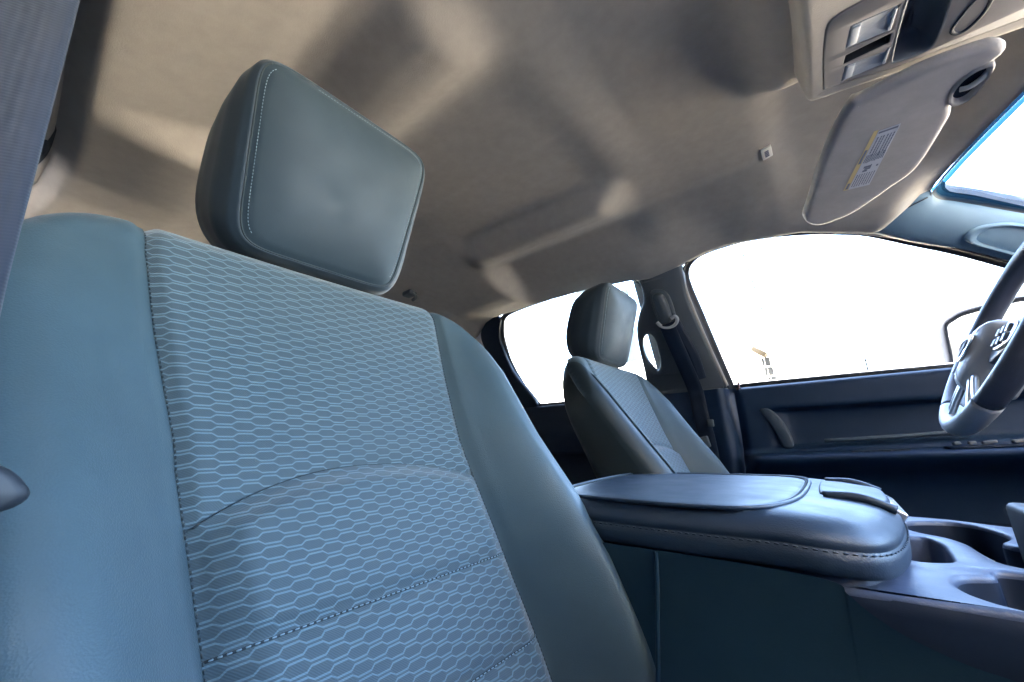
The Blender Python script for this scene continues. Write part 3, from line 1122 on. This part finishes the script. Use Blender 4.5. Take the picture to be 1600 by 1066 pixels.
# lid: outline in plan, rounded in section
LO = cr([(-.30, .44), (-.20, .428), (-.06, .426), (-.012, .432), (.016, .455), (.032, .52), (.038, .62), (.032, .72), (.016, .78), (-.012, .803), (-.06, .808), (-.20, .805), (-.31, .795), (-.325, .75), (-.312, .50)], 8, True)
LO = resample(LO, 160, True)
lc = np.array([-.14, .615])
def lid_top(x, y):
    fr = sstep(-.06, .04, x)
    return -.0635 - .007 * fr - .004 * ((y - .615) / .2) ** 2
rows = []
for ins, dz in ((.0, -.042), (-.003, -.039), (-.004, -.030), (-.004, -.024), (-.0015, -.0223), (-.0015, -.0211), (-.003, -.0185), (-.002, -.014), (.003, -.009), (.012, -.004), (.022, -.0012), (.034, .0)):
    o_ = offset2(LO, ins)
    rows.append([(x, y, min(float(lid_top(x, y)) + dz, 9)) for x, y in o_])
b = MB()
b.grid(np.array(rows), cv=True)
base = offset2(LO, .034)
for k in np.linspace(0, .96, 14)[1:]:
    pass
def lid_fill(P2, gap=0.0):
    q = []
    for k in np.linspace(0, .97, 16):
        r2 = P2 + (lc - P2) * k
        q.append([(x, y, float(lid_top(x, y)) + gap) for x, y in r2])
    return q
g = lid_fill(base)
b.grid(np.array(g), cv=True)
b.fan(g[-1])
lid = b.build('armrest_lid', M_LID, cn)
# inlaid pad with its welt
PO = resample(cr([(-.285, .458), (-.20, .441), (-.113, .437), (-.070, .452), (-.048, .50), (-.041, .591), (-.043, .71), (-.056, .755), (-.091, .778), (-.20, .785), (-.292, .78), (-.305, .74), (-.298, .50)], 8, True), 140, True)
b = MB()
rows = [[(x, y, float(lid_top(x, y)) + dz) for x, y in offset2(PO, ins)] for ins, dz in ((0, -.003), (.0012, -.0002), (.004, .0008), (.010, .0012))]
b.grid(np.array(rows), cv=True)
g = lid_fill(offset2(PO, .010), .0012)
b.grid(np.array(g), cv=True)
b.fan(g[-1])
b.build('lid_pad', M_LID, lid)
b = MB()
b.tube([(x, y, float(lid_top(x, y)) + .0006) for x, y in offset2(PO, -.0055)], .0022, closed=True, n=8)
b.build('pad_welt', M_LID, lid)
b = MB()
b.tube([(x, y, float(lid_top(x, y)) + .0006) for x, y in offset2(PO, -.0018)], .0014, closed=True, n=6)
b.build('pad_seam', M_SEAM, lid)
b = MB()
path = [(x, y, float(lid_top(x, y)) - .0228) for x, y in offset2(LO, -.0042)]
b.stitches(np.array(path + path[:1]), .0066, .0042, .0009)
b.build('lid_stitching', surf('lid_thread', (0.028, 0.044, 0.066), 0.6, None), lid, kind='stuff')
# latch paddle at the front of the lid
b = MB()
LP = resample(cr([(-.024, .585), (-.016, .569), (.021, .567), (.034, .59), (.036, .66), (.034, .71), (.020, .726), (-.016, .722), (-.025, .70)], 6, True), 60, True)
b.plate(LP, [], lambda a, c, d: np.array([a, c, float(lid_top(a, c)) + .0025 - .08 * max(0, a) - d]), .012, .003)
b.build('lid_latch', M_LID, lid)
for y0 in (.560, .735):
    b = MB()
    b.tube(cr([(-.02, y0, float(lid_top(-.02, y0)) + .001), (.01, y0, float(lid_top(.01, y0)) + .003), (.036, y0, float(lid_top(.03, y0)) - .006)], 6), .0045, n=8)
    b.build('latch_rail', M_LID, lid)
b = MB()
b.box((.037, .65, -.087), (.012, .13, .015), Matrix.Rotation(R(35), 3, 'Y'), .002)
b.build('latch_button', M_SILVER, lid)
# collar under the lid and the console body
b = MB()
rows = [[(x, y, z) for x, y in offset2(LO, ins)] for ins, z in ((.020, -.098), (.018, -.108), (.014, -.113), (.012, -.118), (.012, -.126))]
sel = [k for k in range(len(LO)) if LO[k, 0] > -.26]
cut = max(range(len(sel)), key=lambda q: (sel[q] - sel[q - 1]) % len(LO))
sel = sel[cut:] + sel[:cut]
b.grid(np.array(rows)[:, sel])
b.build('lid_collar', M_TRAY, cn)
# tray with holes
TO = np.vstack([cr([(-0.1065, 0.4175), (0.0000, 0.4175), (0.0319, 0.4196), (0.0735, 0.4260), (0.1491, 0.4313), (0.2769, 0.4366)], 5), cr([(0.2769, 0.7987), (0.1629, 0.8062), (0.1065, 0.8328), (0.0447, 0.8360), (-0.1065, 0.8360)], 5)])
TO[:, 1] = np.where(TO[:, 1] < .5, TO[:, 1] + .018, TO[:, 1])
TO = resample(TO, 200, True)
H1 = cr([(0.0522, 0.7668), (0.0586, 0.7881), (0.0735, 0.8009), (0.1033, 0.8137), (0.1257, 0.7987), (0.1374, 0.7604), (0.1369, 0.7348), (0.1289, 0.7114), (0.1225, 0.6976), (0.1278, 0.6816), (0.1491, 0.6656), (0.1651, 0.6390), (0.1597, 0.5964), (0.1278, 0.5804), (0.1044, 0.5889), (0.0980, 0.6124), (0.0953, 0.6390), (0.0927, 0.6709), (0.0831, 0.6944), (0.0639, 0.7114), (0.0532, 0.7348)], 5, True)
H2 = cr([(0.0383, 0.6709), (0.0532, 0.6816), (0.0639, 0.6837), (0.0714, 0.6603), (0.0708, 0.6283), (0.0692, 0.6007), (0.0650, 0.5751), (0.0437, 0.5613), (0.0298, 0.5751), (0.0234, 0.6177)], 5, True)
H3 = cr([(0.0905, 0.5591), (0.0852, 0.5410), (0.0660, 0.5272), (0.0575, 0.5112), (0.0554, 0.4931), (0.0618, 0.4718), (0.0799, 0.4548), (0.1171, 0.4526), (0.1491, 0.4686), (0.1597, 0.5059), (0.1491, 0.5432), (0.1193, 0.5591)], 5, True)
holes = [resample(h, 70, True) for h in (H1, H2, H3)]
b = MB()
b.plate(TO, holes, lambda a, c, d: np.array([a, c, -.1205 - .010 * max(0, a) - d]), .014, .004, back=False)
b.build('tray_top', M_TRAY, cn)
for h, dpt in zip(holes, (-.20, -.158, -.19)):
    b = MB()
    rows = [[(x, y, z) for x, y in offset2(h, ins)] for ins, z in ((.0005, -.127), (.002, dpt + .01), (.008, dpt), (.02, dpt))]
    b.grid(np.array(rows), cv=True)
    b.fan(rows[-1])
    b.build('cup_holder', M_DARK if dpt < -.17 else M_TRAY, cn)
b = MB()
b.box((.158, .64, -.114), (.06, .065, .075), bev=.006)
b.build('holder_divider', M_RUBBER, cn)
b = MB()
b.lathe([(.0, .0), (.028, .0), (.030, .003), (.030, .012), (.026, .014), (0, .014)], (.096, .495, -.186), (0, 0, 1), 24)
b.build('holder_mat', M_HUB, cn)
# body sides: dark tray wall above a cloth side panel
b = MB()
cv_ = cr([(-0.3345, -0.1093), (-0.1115, -0.1093), (-0.0256, -0.1126), (-0.0134, -0.1204), (-0.0056, -0.1282), (0.0045, -0.1360), (0.0167, -0.1427), (0.0413, -0.1516), (0.0691, -0.1561), (0.1338, -0.1672), (0.2899, -0.1840)], 6)
for yy, sg in ((.424, 1), (.860, -1)):
    G = []
    for x, z in cv_:
        row = []
        for t in np.linspace(0, 1, 18):
            zz = z + (-.62 - z) * t
            row.append((x - .02 * t, yy - sg * (-.006 * math.sin(PI * min(1, t * 3)) + .002), zz))
        G.append(row)
    b = MB()
    b.grid(np.array(G))
    b.build('side_panel', M_SIDE, cn)
b = MB()
b.tube(cr([(-0.1594, 0.4226, -0.1104), (-0.1617, 0.4215, -0.1449), (-0.1650, 0.4204, -0.1728), (-0.1695, 0.4215, -0.2119), (-0.1784, 0.4226, -0.2676)], 6), .0022, n=6)
b.build('panel_seam', M_SIDE, cn)
b = MB()
G = [[(x, .4362, -.1236 - .010 * max(0, x)), (x, .4345, -.127 - .010 * max(0, x)), (x, .4330, -.133 - .010 * max(0, x)), (x, .4325, -.16), (x, .434, -.24)] for x in np.linspace(-.10, .28, 20)]
b.grid(np.array(G))
b.build('tray_wall', M_DARK, cn)
b = MB()
G = [[(x, .834, -.1225), (x, .838, -.14), (x, .838, -.24)] for x in np.linspace(-.10, .28, 8)]
b.grid(np.array(G))
b.build('tray_wall', M_DARK, cn)

# ================================================================ STEERING WHEEL
sw_ = thing('steering_wheel', 'grey leather steering wheel with emblem hub and silver lower spoke', 'steering wheel', (.25, .97, .15))
WC = np.array([.2495, .97, .156])
wth, wyaw = .5087, 0.0
wt = np.array([math.sin(wth), 0, math.cos(wth)])
wsd = np.array([0, 1.0, 0])
wnn = np.array([-math.cos(wth), 0, math.sin(wth)])           # faces the driver
def wp(a, b_, c=0.0):
    return WC + wsd * a + wt * b_ + wnn * c
WR = .176
def rim_pts(a0, a1, n):
    return [wp(WR * math.sin(t), WR * math.cos(t)) for t in np.linspace(a0, a1, n)]
b = MB()
b.tube(rim_pts(R(-142), R(142), 80), .0140, n=16, up=tuple(wnn), flat=1.15)
b.build('rim', M_WHEEL, sw_)
b = MB()
b.tube(rim_pts(R(142.3), R(217.7), 30), .0143, n=16, up=tuple(wnn), flat=1.15)
b.build('lower_rim', surf('lower_rim_leather', (0.40, 0.40, 0.41), 0.4, 700, 0.35, 0.0005, 0.1, 16, 0.5, voro=True), sw_)
b = MB()
HB = resample(cr([(-.036, -.004), (-.023, .006), (0, .009), (.023, .006), (.036, -.004), (.038, -.036), (.031, -.080), (.018, -.110), (0, -.115), (-.018, -.110), (-.031, -.080), (-.038, -.036)], 6, True), 90, True)
rows = [[wp(a, c, dz) for a, c in offset2(HB, ins)] for ins, dz in ((.006, -.040), (0, -.030), (-.001, .0), (.002, .014), (.008, .022), (.016, .027), (.022, .029), (.026, .0295))]
b.grid(np.array(rows), cv=True)
b.fan(rows[-1])
hubo = b.build('hub_cover', M_HUB, sw_)
b = MB()                                                       # shield emblem with a horned head
SH = resample(cr([(-.019, .020), (0, .024), (.019, .020), (.020, .0), (.013, -.016), (0, -.024), (-.013, -.016), (-.020, .0)], 5, True), 50, True)
b.plate(SH, [], lambda a, c, d: wp(a, c - .048, .0330 - d), .004, .0012)
emb = b.build('emblem', M_CHROME, hubo)
b = MB()
for sg in (-1, 1):
    horn = cr([(sg * .002, .010), (sg * .009, .013), (sg * .014, .006), (sg * .011, -.002), (sg * .008, .002)], 5)
    b.tube([wp(a, c - .048, .0338) for a, c in horn], np.linspace(.0028, .0012, len(horn)), n=6)
face = resample(cr([(-.005, .010), (.005, .010), (.005, -.004), (.003, -.015), (-.003, -.015), (-.005, -.004)], 4, True), 30, True)
b.plate(face, [], lambda a, c, d: wp(a, c - .048, .0347 - d), .003, .0006)
b.build('emblem_mark', M_INK, hubo)
b = MB()
b.plate(resample([(-.006, -.082), (.006, -.082), (.006, -.090), (-.006, -.090)], 24, True), [], lambda a, c, d: wp(a + .010, c, .0318 - d), .001, .0003)
b.build('hub_mark', M_INK, hubo)
SO = -.040
for sg in (-1, 1):                                             # side spokes with switch pods
    b = MB()
    SP = resample(cr([(sg * .038, .036), (sg * .10, .030), (sg * .165, .040), (sg * .172, .01), (sg * .165, -.022), (sg * .10, -.018), (sg * .038, -.030)], 5, True), 70, True)
    b.plate(SP, [], lambda a, c, d: wp(a, c + SO, .008 - d - .05 * max(0, abs(a) - .1)), .022, .005)
    spk = b.build('spoke', M_WHEEL, sw_)
    b = MB()
    PD = resample(cr([(sg * .062, .022), (sg * .12, .022), (sg * .140, .012), (sg * .136, -.008), (sg * .115, -.014), (sg * .064, -.014)], 5, True), 60, True)
    b.plate(PD, [], lambda a, c, d: wp(a, c + SO, .0125 - d), .006, .002)
    b.build('switch_pod', M_SILVER, spk)
    for a_, c_ in ((.074, .011), (.094, .012), (.115, .010), (.076, -.006), (.096, -.006), (.117, -.004)):
        b = MB()
        b.plate(resample([(sg * a_ - .006, c_ - .006), (sg * a_ + .006, c_ - .006), (sg * a_ + .006, c_ + .006), (sg * a_ - .006, c_ + .006)], 24, True), [], lambda a, c, d: wp(a, c + SO, .0165 - d), .006, .0015)
        b.build('button', surf('button_grey', (0.25, 0.27, 0.33), 0.4, None), spk)
    b = MB()                                                   # lower spoke: an open silver fork
    for k in (0, 1):
        path = cr([wp(sg * (.020 + .016 * k), -.100 + .004 * k, .012), wp(sg * (.040 + .018 * k), -.126 + .006 * k, .009), wp(sg * (.062 + .022 * k), -.160 + .014 * k, .004)], 6)
        b.tube(path, .0046, n=10)
    path = cr([wp(sg * .060, -.162, .004), wp(sg * .073, -.156, .004), wp(sg * .086, -.146, .004)], 5)
    b.tube(path, .0046, n=8)
    b.build('lower_spoke', M_SILVER, sw_)
b = MB()
b.lathe([(.03, -.02), (.055, -.05), (.062, -.10), (.075, -.2), (.085, -.34)], WC, -wnn * -1, 28)
b.build('column_shroud', M_DARK, sw_)

# ================================================================ SUN VISOR
VP0, VN = np.array([.1, .71, .485]), np.array([.15, .1, 1.0])
def vz(x, y):
    return .485 - .15 * (x - .1) - .1 * (y - .71)
VO = np.array([(.110, .712), (.081, .798), (.047, .96), (.038, 1.005), (.045, 1.042), (.070, 1.056), (.117, 1.032), (.146, .998), (.172, .962), (.203, .915),
      (.224, .815), (.226, .785), (.222, .765), (.222, .738), (.232, .722), (.250, .713), (.260, .700), (.256, .688), (.242, .682), (.19, .684), (.130, .702)])
VO = resample(cr(VO, 6, True), 170, True)
vv_ = thing('sun_visor', 'beige cloth sun visor folded up, with a printed warning label', 'sun visor', (.15, .86, .46))
rows = []
for ins, dz in ((.012, .020), (.004, .018), (.0, .012), (-.001, .008), (.0005, .003), (.003, -.0006), (.007, -.0018), (.012, -.002)):
    rows.append([(x, y, vz(x, y) + dz) for x, y in offset2(VO, ins)])
b = MB()
b.grid(np.array(rows), cv=True)
for ins, dz in ((.012, -.002), (.012, .020)):
    o_ = offset2(VO, ins)
    tr = tessellate_polygon([[Vector((a, c, 0)) for a, c in o_]])
    b.add([(x, y, vz(x, y) + dz) for x, y in o_], [tuple(t) for t in tr])
b.build('visor_panel', M_VISOR, vv_)
# label: a skewed sheet with its yellow strip and lines of print, local axes e1 (along y) e2 (along x)
L0 = np.array([.112, .932]); e1 = np.array([.139, .778]) - np.array([.104, .925]); e2 = np.array([.172, .778]) - np.array([.147, .783])
A = np.array([.147, .783]); B_ = np.array([.172, .779]); C_ = np.array([.141, .931]); D_ = np.array([.111, .933])
def lab(u, v, dz):                                   # u: 0..1 along the visor, v: 0..1 rear to front edge
    p = (A * (1 - v) + B_ * v) * (1 - u) + (D_ * (1 - v) + C_ * v) * u
    return np.array([p[0], p[1], vz(*p) - .0021 - dz])
def lab_rect(mb, u0, u1, v0, v1, dz, th=.0003):
    c = [lab(u0, v0, dz), lab(u1, v0, dz), lab(u1, v1, dz), lab(u0, v1, dz)]
    t = [q + np.array([0, 0, th]) for q in c]
    mb.add(c + t, [(0, 1, 2, 3), (7, 6, 5, 4), (0, 4, 5, 1), (1, 5, 6, 2), (2, 6, 7, 3), (3, 7, 4, 0)])
b = MB()
lab_rect(b, 0, 1, 0, 1, .0004)
wl = b.build('warning_label', M_PAPER, vv_, smooth=False)
b = MB()
lab_rect(b, -.02, 1.0, -.25, -.03, .0004)
b.build('yellow_strip', M_YELLOW, wl, smooth=False)
b = MB()
rng = random.Random(2)
lab_rect(b, .02, .045, .06, .94, .0006)
for k, v in enumerate((.12, .28, .40, .58, .72, .86)):      # print of the warning paragraphs
    u = .10
    while u < (.40 if k % 2 else .36):
        wd = rng.uniform(.012, .04)
        lab_rect(b, u, u + wd, v, v + .06, .0006)
        u += wd + .008
for k in range(11):
    v = .05 + k * .085
    u = .37 + .01 * rng.random()
    while u < .50:
        wd = rng.uniform(.01, .025)
        lab_rect(b, u, u + wd, v, v + .045, .0006)
        u += wd + .006
for (u, v, w_, h_) in ((.58, .22, .035, .3), (.62, .30, .03, .28), (.655, .25, .03, .22), (.57, .52, .06, .06), (.60, .82, .03, .09)):
    lab_rect(b, u, u + w_, v, v + h_, .0006)
for k in range(8):
    v = .07 + k * .115
    u = .72
    while u < .95:
        wd = rng.uniform(.012, .03)
        lab_rect(b, u, min(u + wd, .96), v, v + .05, .0006)
        u += wd + .008
lab_rect(b, .27, .50, -.20, -.07, .0006)
lab_rect(b, .86, .98, -.18, -.06, .0006)
b.build('label_print', M_INK, wl, smooth=False, kind='stuff')
vc = thing('visor_clip', 'small oval clip holding the inner end of the sun visor', 'clip', (.235, .735, .47))
oc_ = resample(cr([(.222, .765), (.220, .748), (.226, .728), (.236, .716), (.250, .713), (.252, .728), (.247, .750), (.238, .768), (.229, .772)], 5, True), 50, True)
cc_ = oc_.mean(0)
b = MB()
rows = [[(*(cc_ + (p - cc_) * k), vz(*p) + dz) for p in oc_] for k, dz in ((1.15, .01), (1.12, -.002), (1.0, -.0045), (.9, -.003), (.82, .004))]
b.grid(np.array(rows), cv=True)
b.build('clip_bezel', M_VISOR, vc)
b = MB()
rows = [[(*(cc_ + (p - cc_) * k), vz(*p) + dz) for p in oc_] for k, dz in ((.83, .004), (.7, .006), (.3, .006))]
b.grid(np.array(rows), cv=True)
b.fan(rows[-1])
b.build('clip_socket', M_DARK, vc)
b = MB()
b.tube(cr([(.228, .745, .462), (.236, .742, .459), (.246, .735, .460), (.253, .728, .464)], 5), .0035, n=8)
b.build('clip_hook', M_HUB, vc)

# ================================================================ OVERHEAD CONSOLE
oc = thing('overhead_console', 'grey overhead console with two map lamps and storage bin', 'overhead console', (.18, .58, .55))
CZ = .50
def ocz(x, y):
    return CZ
shell = np.vstack([resample([(.060, .462), (.064, .50), (.066, .58), (.064, .66)], 20), cr([(.064, .66), (.0635, .676), (.068, .685), (.085, .690)], 6)[1:],
                   resample([(.10, .692), (.167, .706), (.289, .726), (.40, .735)], 30), resample([(.40, .44), (.25, .45), (.10, .462)], 30)])
shell = resample(shell, 200, True)
inner = np.vstack([cr([(.0835, .668), (.0840, .60), (.0875, .556), (.094, .544), (.106, .541)], 6), resample([(.12, .541), (.30, .535), (.38, .53)], 12), resample([(.38, .712), (.289, .705), (.167, .690), (.095, .671)], 20)])
b = MB()
rows = [[(x, y, CZ + dz) for x, y in offset2(shell, ins)] for ins, dz in ((-.006, .06), (-.002, .02), (0, .006), (.003, .001), (.008, 0), (.014, .0005))]
b.grid(np.array(rows), cv=True)
inn = resample(inner, 120, True)
b2 = offset2(shell, .014)
tr = tessellate_polygon([[Vector((a, c, 0)) for a, c in b2], [Vector((a, c, 0)) for a, c in inn]])
fl = np.vstack([b2, inn])
b.add([(x, y, CZ + .0005) for x, y in fl], [tuple(t) for t in tr])
b.build('console_frame', M_HEAD, oc)
def rr4(pts, n=50):
    return resample(pts, n, True)
lampA = np.array([(.108, .608), (.1125, .571), (.158, .577), (.1535, .614)])
lampB = np.array([(.1045, .669), (.1085, .638), (.1545, .648), (.1525, .672)])
slot = np.array([(.1065, .633), (.1085, .619), (.154, .618), (.153, .633)])
bino = np.array([(.165, .574), (.205, .577), (.203, .668), (.198, .683), (.158, .678)])
binh = resample(cr([(.1635, .585), (.170, .572), (.203, .578), (.206, .60), (.2035, .66), (.196, .682), (.164, .678), (.159, .665)], 5, True), 70, True)
loops_in = [rr4(lampA), rr4(lampB), rr4(slot), binh]
knob = resample(cr([(.214, .665), (.222, .640), (.236, .622), (.245, .640), (.240, .665), (.226, .678)], 5, True), 40, True)
b = MB()
b.plate(offset2(inn, .0012), loops_in, lambda a, c, d: np.array([a, c, CZ - .0005 + d]), .016, .0015, back=False)
b.build('lamp_panel', M_OCON, oc)
for q_, mat_ in ((lampA, 0), (lampB, 1)):
    b = MB()
    s_ = rr4(q_, 40)
    rows = [[(x, y, CZ + dz) for x, y in offset2(s_, ins)] for ins, dz in ((.0006, .014), (.0006, .0015), (.002, .0002), (.0035, .0014))]
    b.grid(np.array(rows), cv=True)
    b.fan(rows[-1])
    lm = b.build('map_lamp', M_LENS, oc)
    cen2 = q_[0] * .62 + q_[1] * .62
    u = (q_[3] - q_[0]); w = (q_[1] - q_[0])
    b = MB()
    rk = np.array([q_[0] + w * .12 + u * .04, q_[0] + w * .88 + u * .04, q_[0] + w * .88 + u * .24, q_[0] + w * .12 + u * .24])
    b.plate(rr4(rk, 30), [], lambda a, c, d: np.array([a, c, CZ - .0015 + d]), .004, .0012)
    b.build('lamp_switch', M_LENSW, lm)
    b = MB()
    rk = np.array([q_[0] + w * .08 + u * .93, q_[0] + w * .92 + u * .93, q_[0] + w * .92 + u * .985, q_[0] + w * .08 + u * .985])
    b.plate(rr4(rk, 24), [], lambda a, c, d: np.array([a, c, CZ - .0012 + d]), .004, .0004)
    b.build('lamp_end', M_LENSW, lm)
b = MB()
rows = [[(x, y, CZ + dz) for x, y in offset2(rr4(slot), ins)] for ins, dz in ((.0, .0), (.0005, .012), (.004, .013))]
b.grid(np.array(rows), cv=True)
b.fan(rows[-1])
b.build('panel_slot', M_RUBBER, oc)
b = MB()
rows = [[(x, y, CZ + dz) for x, y in offset2(binh, ins)] for ins, dz in ((-.001, -.001), (.001, -.0012), (.0015, .002), (.003, .02), (.010, .032), (.018, .034))]
b.grid(np.array(rows), cv=True)
b.fan(rows[-1])
b.build('storage_bin', surf('bin_plastic', (0.13, 0.145, 0.17), 0.4, 1200, 0.1, 0.0003, 0.06, 15), oc)
b = MB()
rows = [[(x, y, CZ + dz) for x, y in offset2(knob, ins)] for ins, dz in ((-.001, -.0015), (.001, -.0025), (.003, -.001), (.006, .003))]
b.grid(np.array(rows), cv=True)
b.fan(rows[-1])
b.build('lid_release', M_DARK, oc)

# ================================================================ SMALL THINGS ON THE LINING
tg = thing('airbag_tag', 'small white airbag tag clipped to the roof lining beside the visor', 'tag', (0, .93, .56))
tz = .558
tc = np.array([0.0, .920])
tr_ = resample(cr([(-.0095, -.021), (.0095, -.021), (.012, -.018), (.012, .018), (.0095, .021), (-.0095, .021), (-.012, .018), (-.012, -.018)], 3, True), 40, True) * .82
hz_ = lambda x, y: float(head_z(np.array(x), abs(y - YC), y > YC))
b = MB()
b.plate(tr_, [], lambda a, c, d: np.array([tc[0] + a, tc[1] + c, hz_(tc[0] + a, tc[1] + c) - .004 + d]), .006, .0015)
b.build('tag_plate', M_TAG, tg)
b = MB()
for k in range(4):
    y0 = -.009 + k * .0052
    b.plate(resample([(-.004, y0), (.004, y0), (.004, y0 + .0036), (-.004, y0 + .0036)], 16, True), [],
            lambda a, c, d: np.array([tc[0] + a, tc[1] + c, hz_(tc[0] + a, tc[1] + c) - .0046 + d]), .001, .0002)
b.build('tag_print', M_INK, tg)
ck = thing('coat_hook', 'small hook on the roof lining at the back of the cab', 'hook', (-1.16, .84, .55))
b = MB()
b.box((-1.16, .84, hz_(-1.16, .84) - .006), (.05, .035, .02), bev=.006)
b.tube(cr([(-1.14, .84, hz_(-1.16, .84) - .01), (-1.12, .84, hz_(-1.16, .84) - .03), (-1.14, .84, hz_(-1.16, .84) - .038)], 4), .006, n=8)
b.build('hook_body', M_TRIM, ck)

# ================================================================ SEAT BELTS
def webbing(mb, path, across, width, th=.0014):
    p = np.array(path)
    across = np.array(across, float)
    L = np.r_[0, np.cumsum(np.linalg.norm(np.diff(p, axis=0), axis=1))]
    t = np.gradient(p, axis=0)
    t /= np.linalg.norm(t, axis=1)[:, None]
    rows, uv = [], []
    for i in range(len(p)):
        a = across[i] if across.ndim == 2 else across
        a = a - t[i] * (a @ t[i])
        a /= np.linalg.norm(a)
        nn_ = np.cross(t[i], a)
        prof = [(-.5, 0), (-.47, .5), (-.2, .5), (.2, .5), (.47, .5), (.5, 0), (.47, -.5), (.2, -.5), (-.2, -.5), (-.47, -.5)]
        rows.append([p[i] + a * width * u + nn_ * th * 2 * v for u, v in prof])
        uv.append([(u * width, L[i]) for u, v in prof])
    mb.grid(np.array(rows), np.array(uv), cv=True)
pbelt = thing('seat_belt', 'blue grey passenger belt webbing hanging at the left beside the large seat', 'seat belt', (-.33, -.03, .42), 'front seat belts')
b = MB()
ctr = cr([(-.365, -.062, .46), (-.345, -.052, .36), (-.330, -.047, .27), (-.310, -.042, .16), (-.275, -.037, .066), (-.232, -.030, -.02), (-.215, -.03, -.12), (-.24, -.04, -.40)], 14)
webbing(b, ctr, (.30, .95, 0), .046)
b.build('webbing', M_BELT, pbelt)
b = MB()
LT = resample(cr([(-.030, .022), (0, .026), (.022, .022), (.031, .006), (.032, -.006), (.024, -.017), (0, -.022), (-.030, -.022)], 5, True), 50, True)
b.plate(LT, [], lambda a, c, d: np.array([-.222 - .1 * a - d, -.024 + a * .93, -.0085 + c * .42 - .12 * a]), .012, .004)
b.build('belt_tongue', M_RUBBER, pbelt)
b = MB()
b.box((-.375, -.075, .455), (.03, .06, .04), bev=.008)
b.build('belt_anchor', M_DARK, pbelt)

dbelt = thing('seat_belt', 'black driver belt running down the B pillar from its height adjuster', 'seat belt', (-.35, 1.25, .42), 'front seat belts')
b = MB()
AN = resample(cr([(-.372, .462), (-.350, .466), (-.336, .452), (-.332, .41), (-.336, .385), (-.352, .378), (-.368, .384), (-.374, .41)], 5, True), 60, True)
b.plate(AN, [], lambda a, c, d: side(a, c, -.052 + d), .03, .008)
b.build('belt_anchor', M_TRIM, dbelt)
b = MB()
SL = resample(cr([(-.380, .470), (-.350, .476), (-.326, .455), (-.322, .40), (-.33, .372), (-.365, .370), (-.382, .40)], 5, True), 60, True)
b.plate(SL, [], lambda a, c, d: side(a, c, -.0335 + d), .01, .004)
b.build('adjuster_slot', M_TRIM, dbelt)
b = MB()
ringp = [side(a, c, -.058) for a, c in cr([(-.376, .392), (-.366, .377), (-.345, .371), (-.324, .376), (-.314, .388), (-.318, .398), (-.330, .394)], 6)]
b.tube(ringp, .0055, n=10)
b.build('belt_guide', M_HUB, dbelt)
b = MB()
pth = cr([side(-.349, .382, -.060), side(-.343, .33, -.058), side(-.334, .26, -.055), side(-.325, .17, -.05), np.array([-.317, 1.362, .06]), np.array([-.309, 1.368, -.03]), np.array([-.305, 1.37, -.2])], 10)
webbing(b, pth, (1, 0, .1), .047)
b.build('webbing', M_DARK, dbelt)
b = MB()
pth = cr([side(-.325, .384, -.052), side(-.315, .33, -.04), side(-.302, .27, -.036), side(-.30, .20, -.034)], 10)
webbing(b, pth, (.8, .4, .1), .03)
b.build('webbing', M_DARK, dbelt)
b = MB()
b.box((-.290, 1.352, .040), (.018, .012, .022), bev=.003)
b.build('belt_stop', M_TRIM, dbelt)
b = MB()
b.box((-.318, 1.350, -.018), (.034, .014, .034), Matrix.Rotation(R(-12), 3, 'Y'), .004)
b.build('belt_tongue', M_TRIM, dbelt)

# ================================================================ OUTSIDE
b = MB()
b.grid(np.array([[(-400, -400, GROUND), (-400, 400, GROUND)], [(400, -400, GROUND), (400, 400, GROUND)]]))
struct(b.build('ground', M_GROUND, smooth=False))
b = MB()
b.grid(np.array([[(-6, -60, GROUND + .004), (-6, 2.3, GROUND + .004)], [(90, -60, GROUND + .004), (90, 2.3, GROUND + .004)]]))  # unseen dark sheet, added to cut ground light through the windscreen
struct(b.build('added_dark_ground', surf('added_asphalt', (0.05, 0.05, 0.052), 0.9, 40, 0.4, 0.006, 0.2, 0.8, 0.2), smooth=False))
b = MB()
b.box((4, -1.6, GROUND + 4.0), (34, .3, 8.0))  # unseen wall, added to dim the light from the passenger side
struct(b.build('added_shade_wall', M_WALL, smooth=False))
bd = thing('building', 'white building with brown eave and mullioned corner window beyond the driver window', 'building', (-6, 16, GROUND))
b = MB()
b.box((-6.6, 16, GROUND + 2.1), (11.0, 3.7, 4.2))
b.build('wall', M_STUCCO, bd, smooth=False)
b = MB()
b.box((-1.30, 14.0, 2.48), (.42, .5, .15), Matrix.Rotation(R(40), 3, 'Y'), .01)
b.build('eave', M_EAVE, bd)
for k in range(4):
    for j, (x0, w_) in enumerate(((-1.26, .07), (-1.14, .13))):
        b = MB()
        b.box((x0 + .035 * k, 14.0, 2.16 - k * .30), (w_, .06, .25), bev=.004)
        b.build('window', M_PANE, bd, smooth=False)
b = MB()
b.box((-1.14, 14.15, .4), (.30, .2, 3.6))
b.build('pilaster', M_STUCCO, bd, smooth=False)
pl = thing('pole', 'thin distant pole seen low in the middle of the driver window', 'pole', (1.04, 14, GROUND))
b = MB()
b.tube([(1.0, 14, GROUND), (1.06, 14, 1.9)], .02, n=8)
b.tube([(1.06, 14, 1.9), (1.075, 14, 2.1)], .012, n=8)
b.build('pole_shaft', M_FAR, pl)
cb = thing('cable', 'thin overhead cable slanting across the upper driver window', 'cable', (-1.2, 14, 6))
b = MB()
b.tube(cr([(-1.55, 14, 8.0), (-1.23, 14, 5.87), (-1.0, 14, 3.6)], 8), .018, n=6)
b.build('cable_line', M_FAR, cb)

# put the whole place on its datum
for o in TOP:
    o.location = o.location + SHIFT
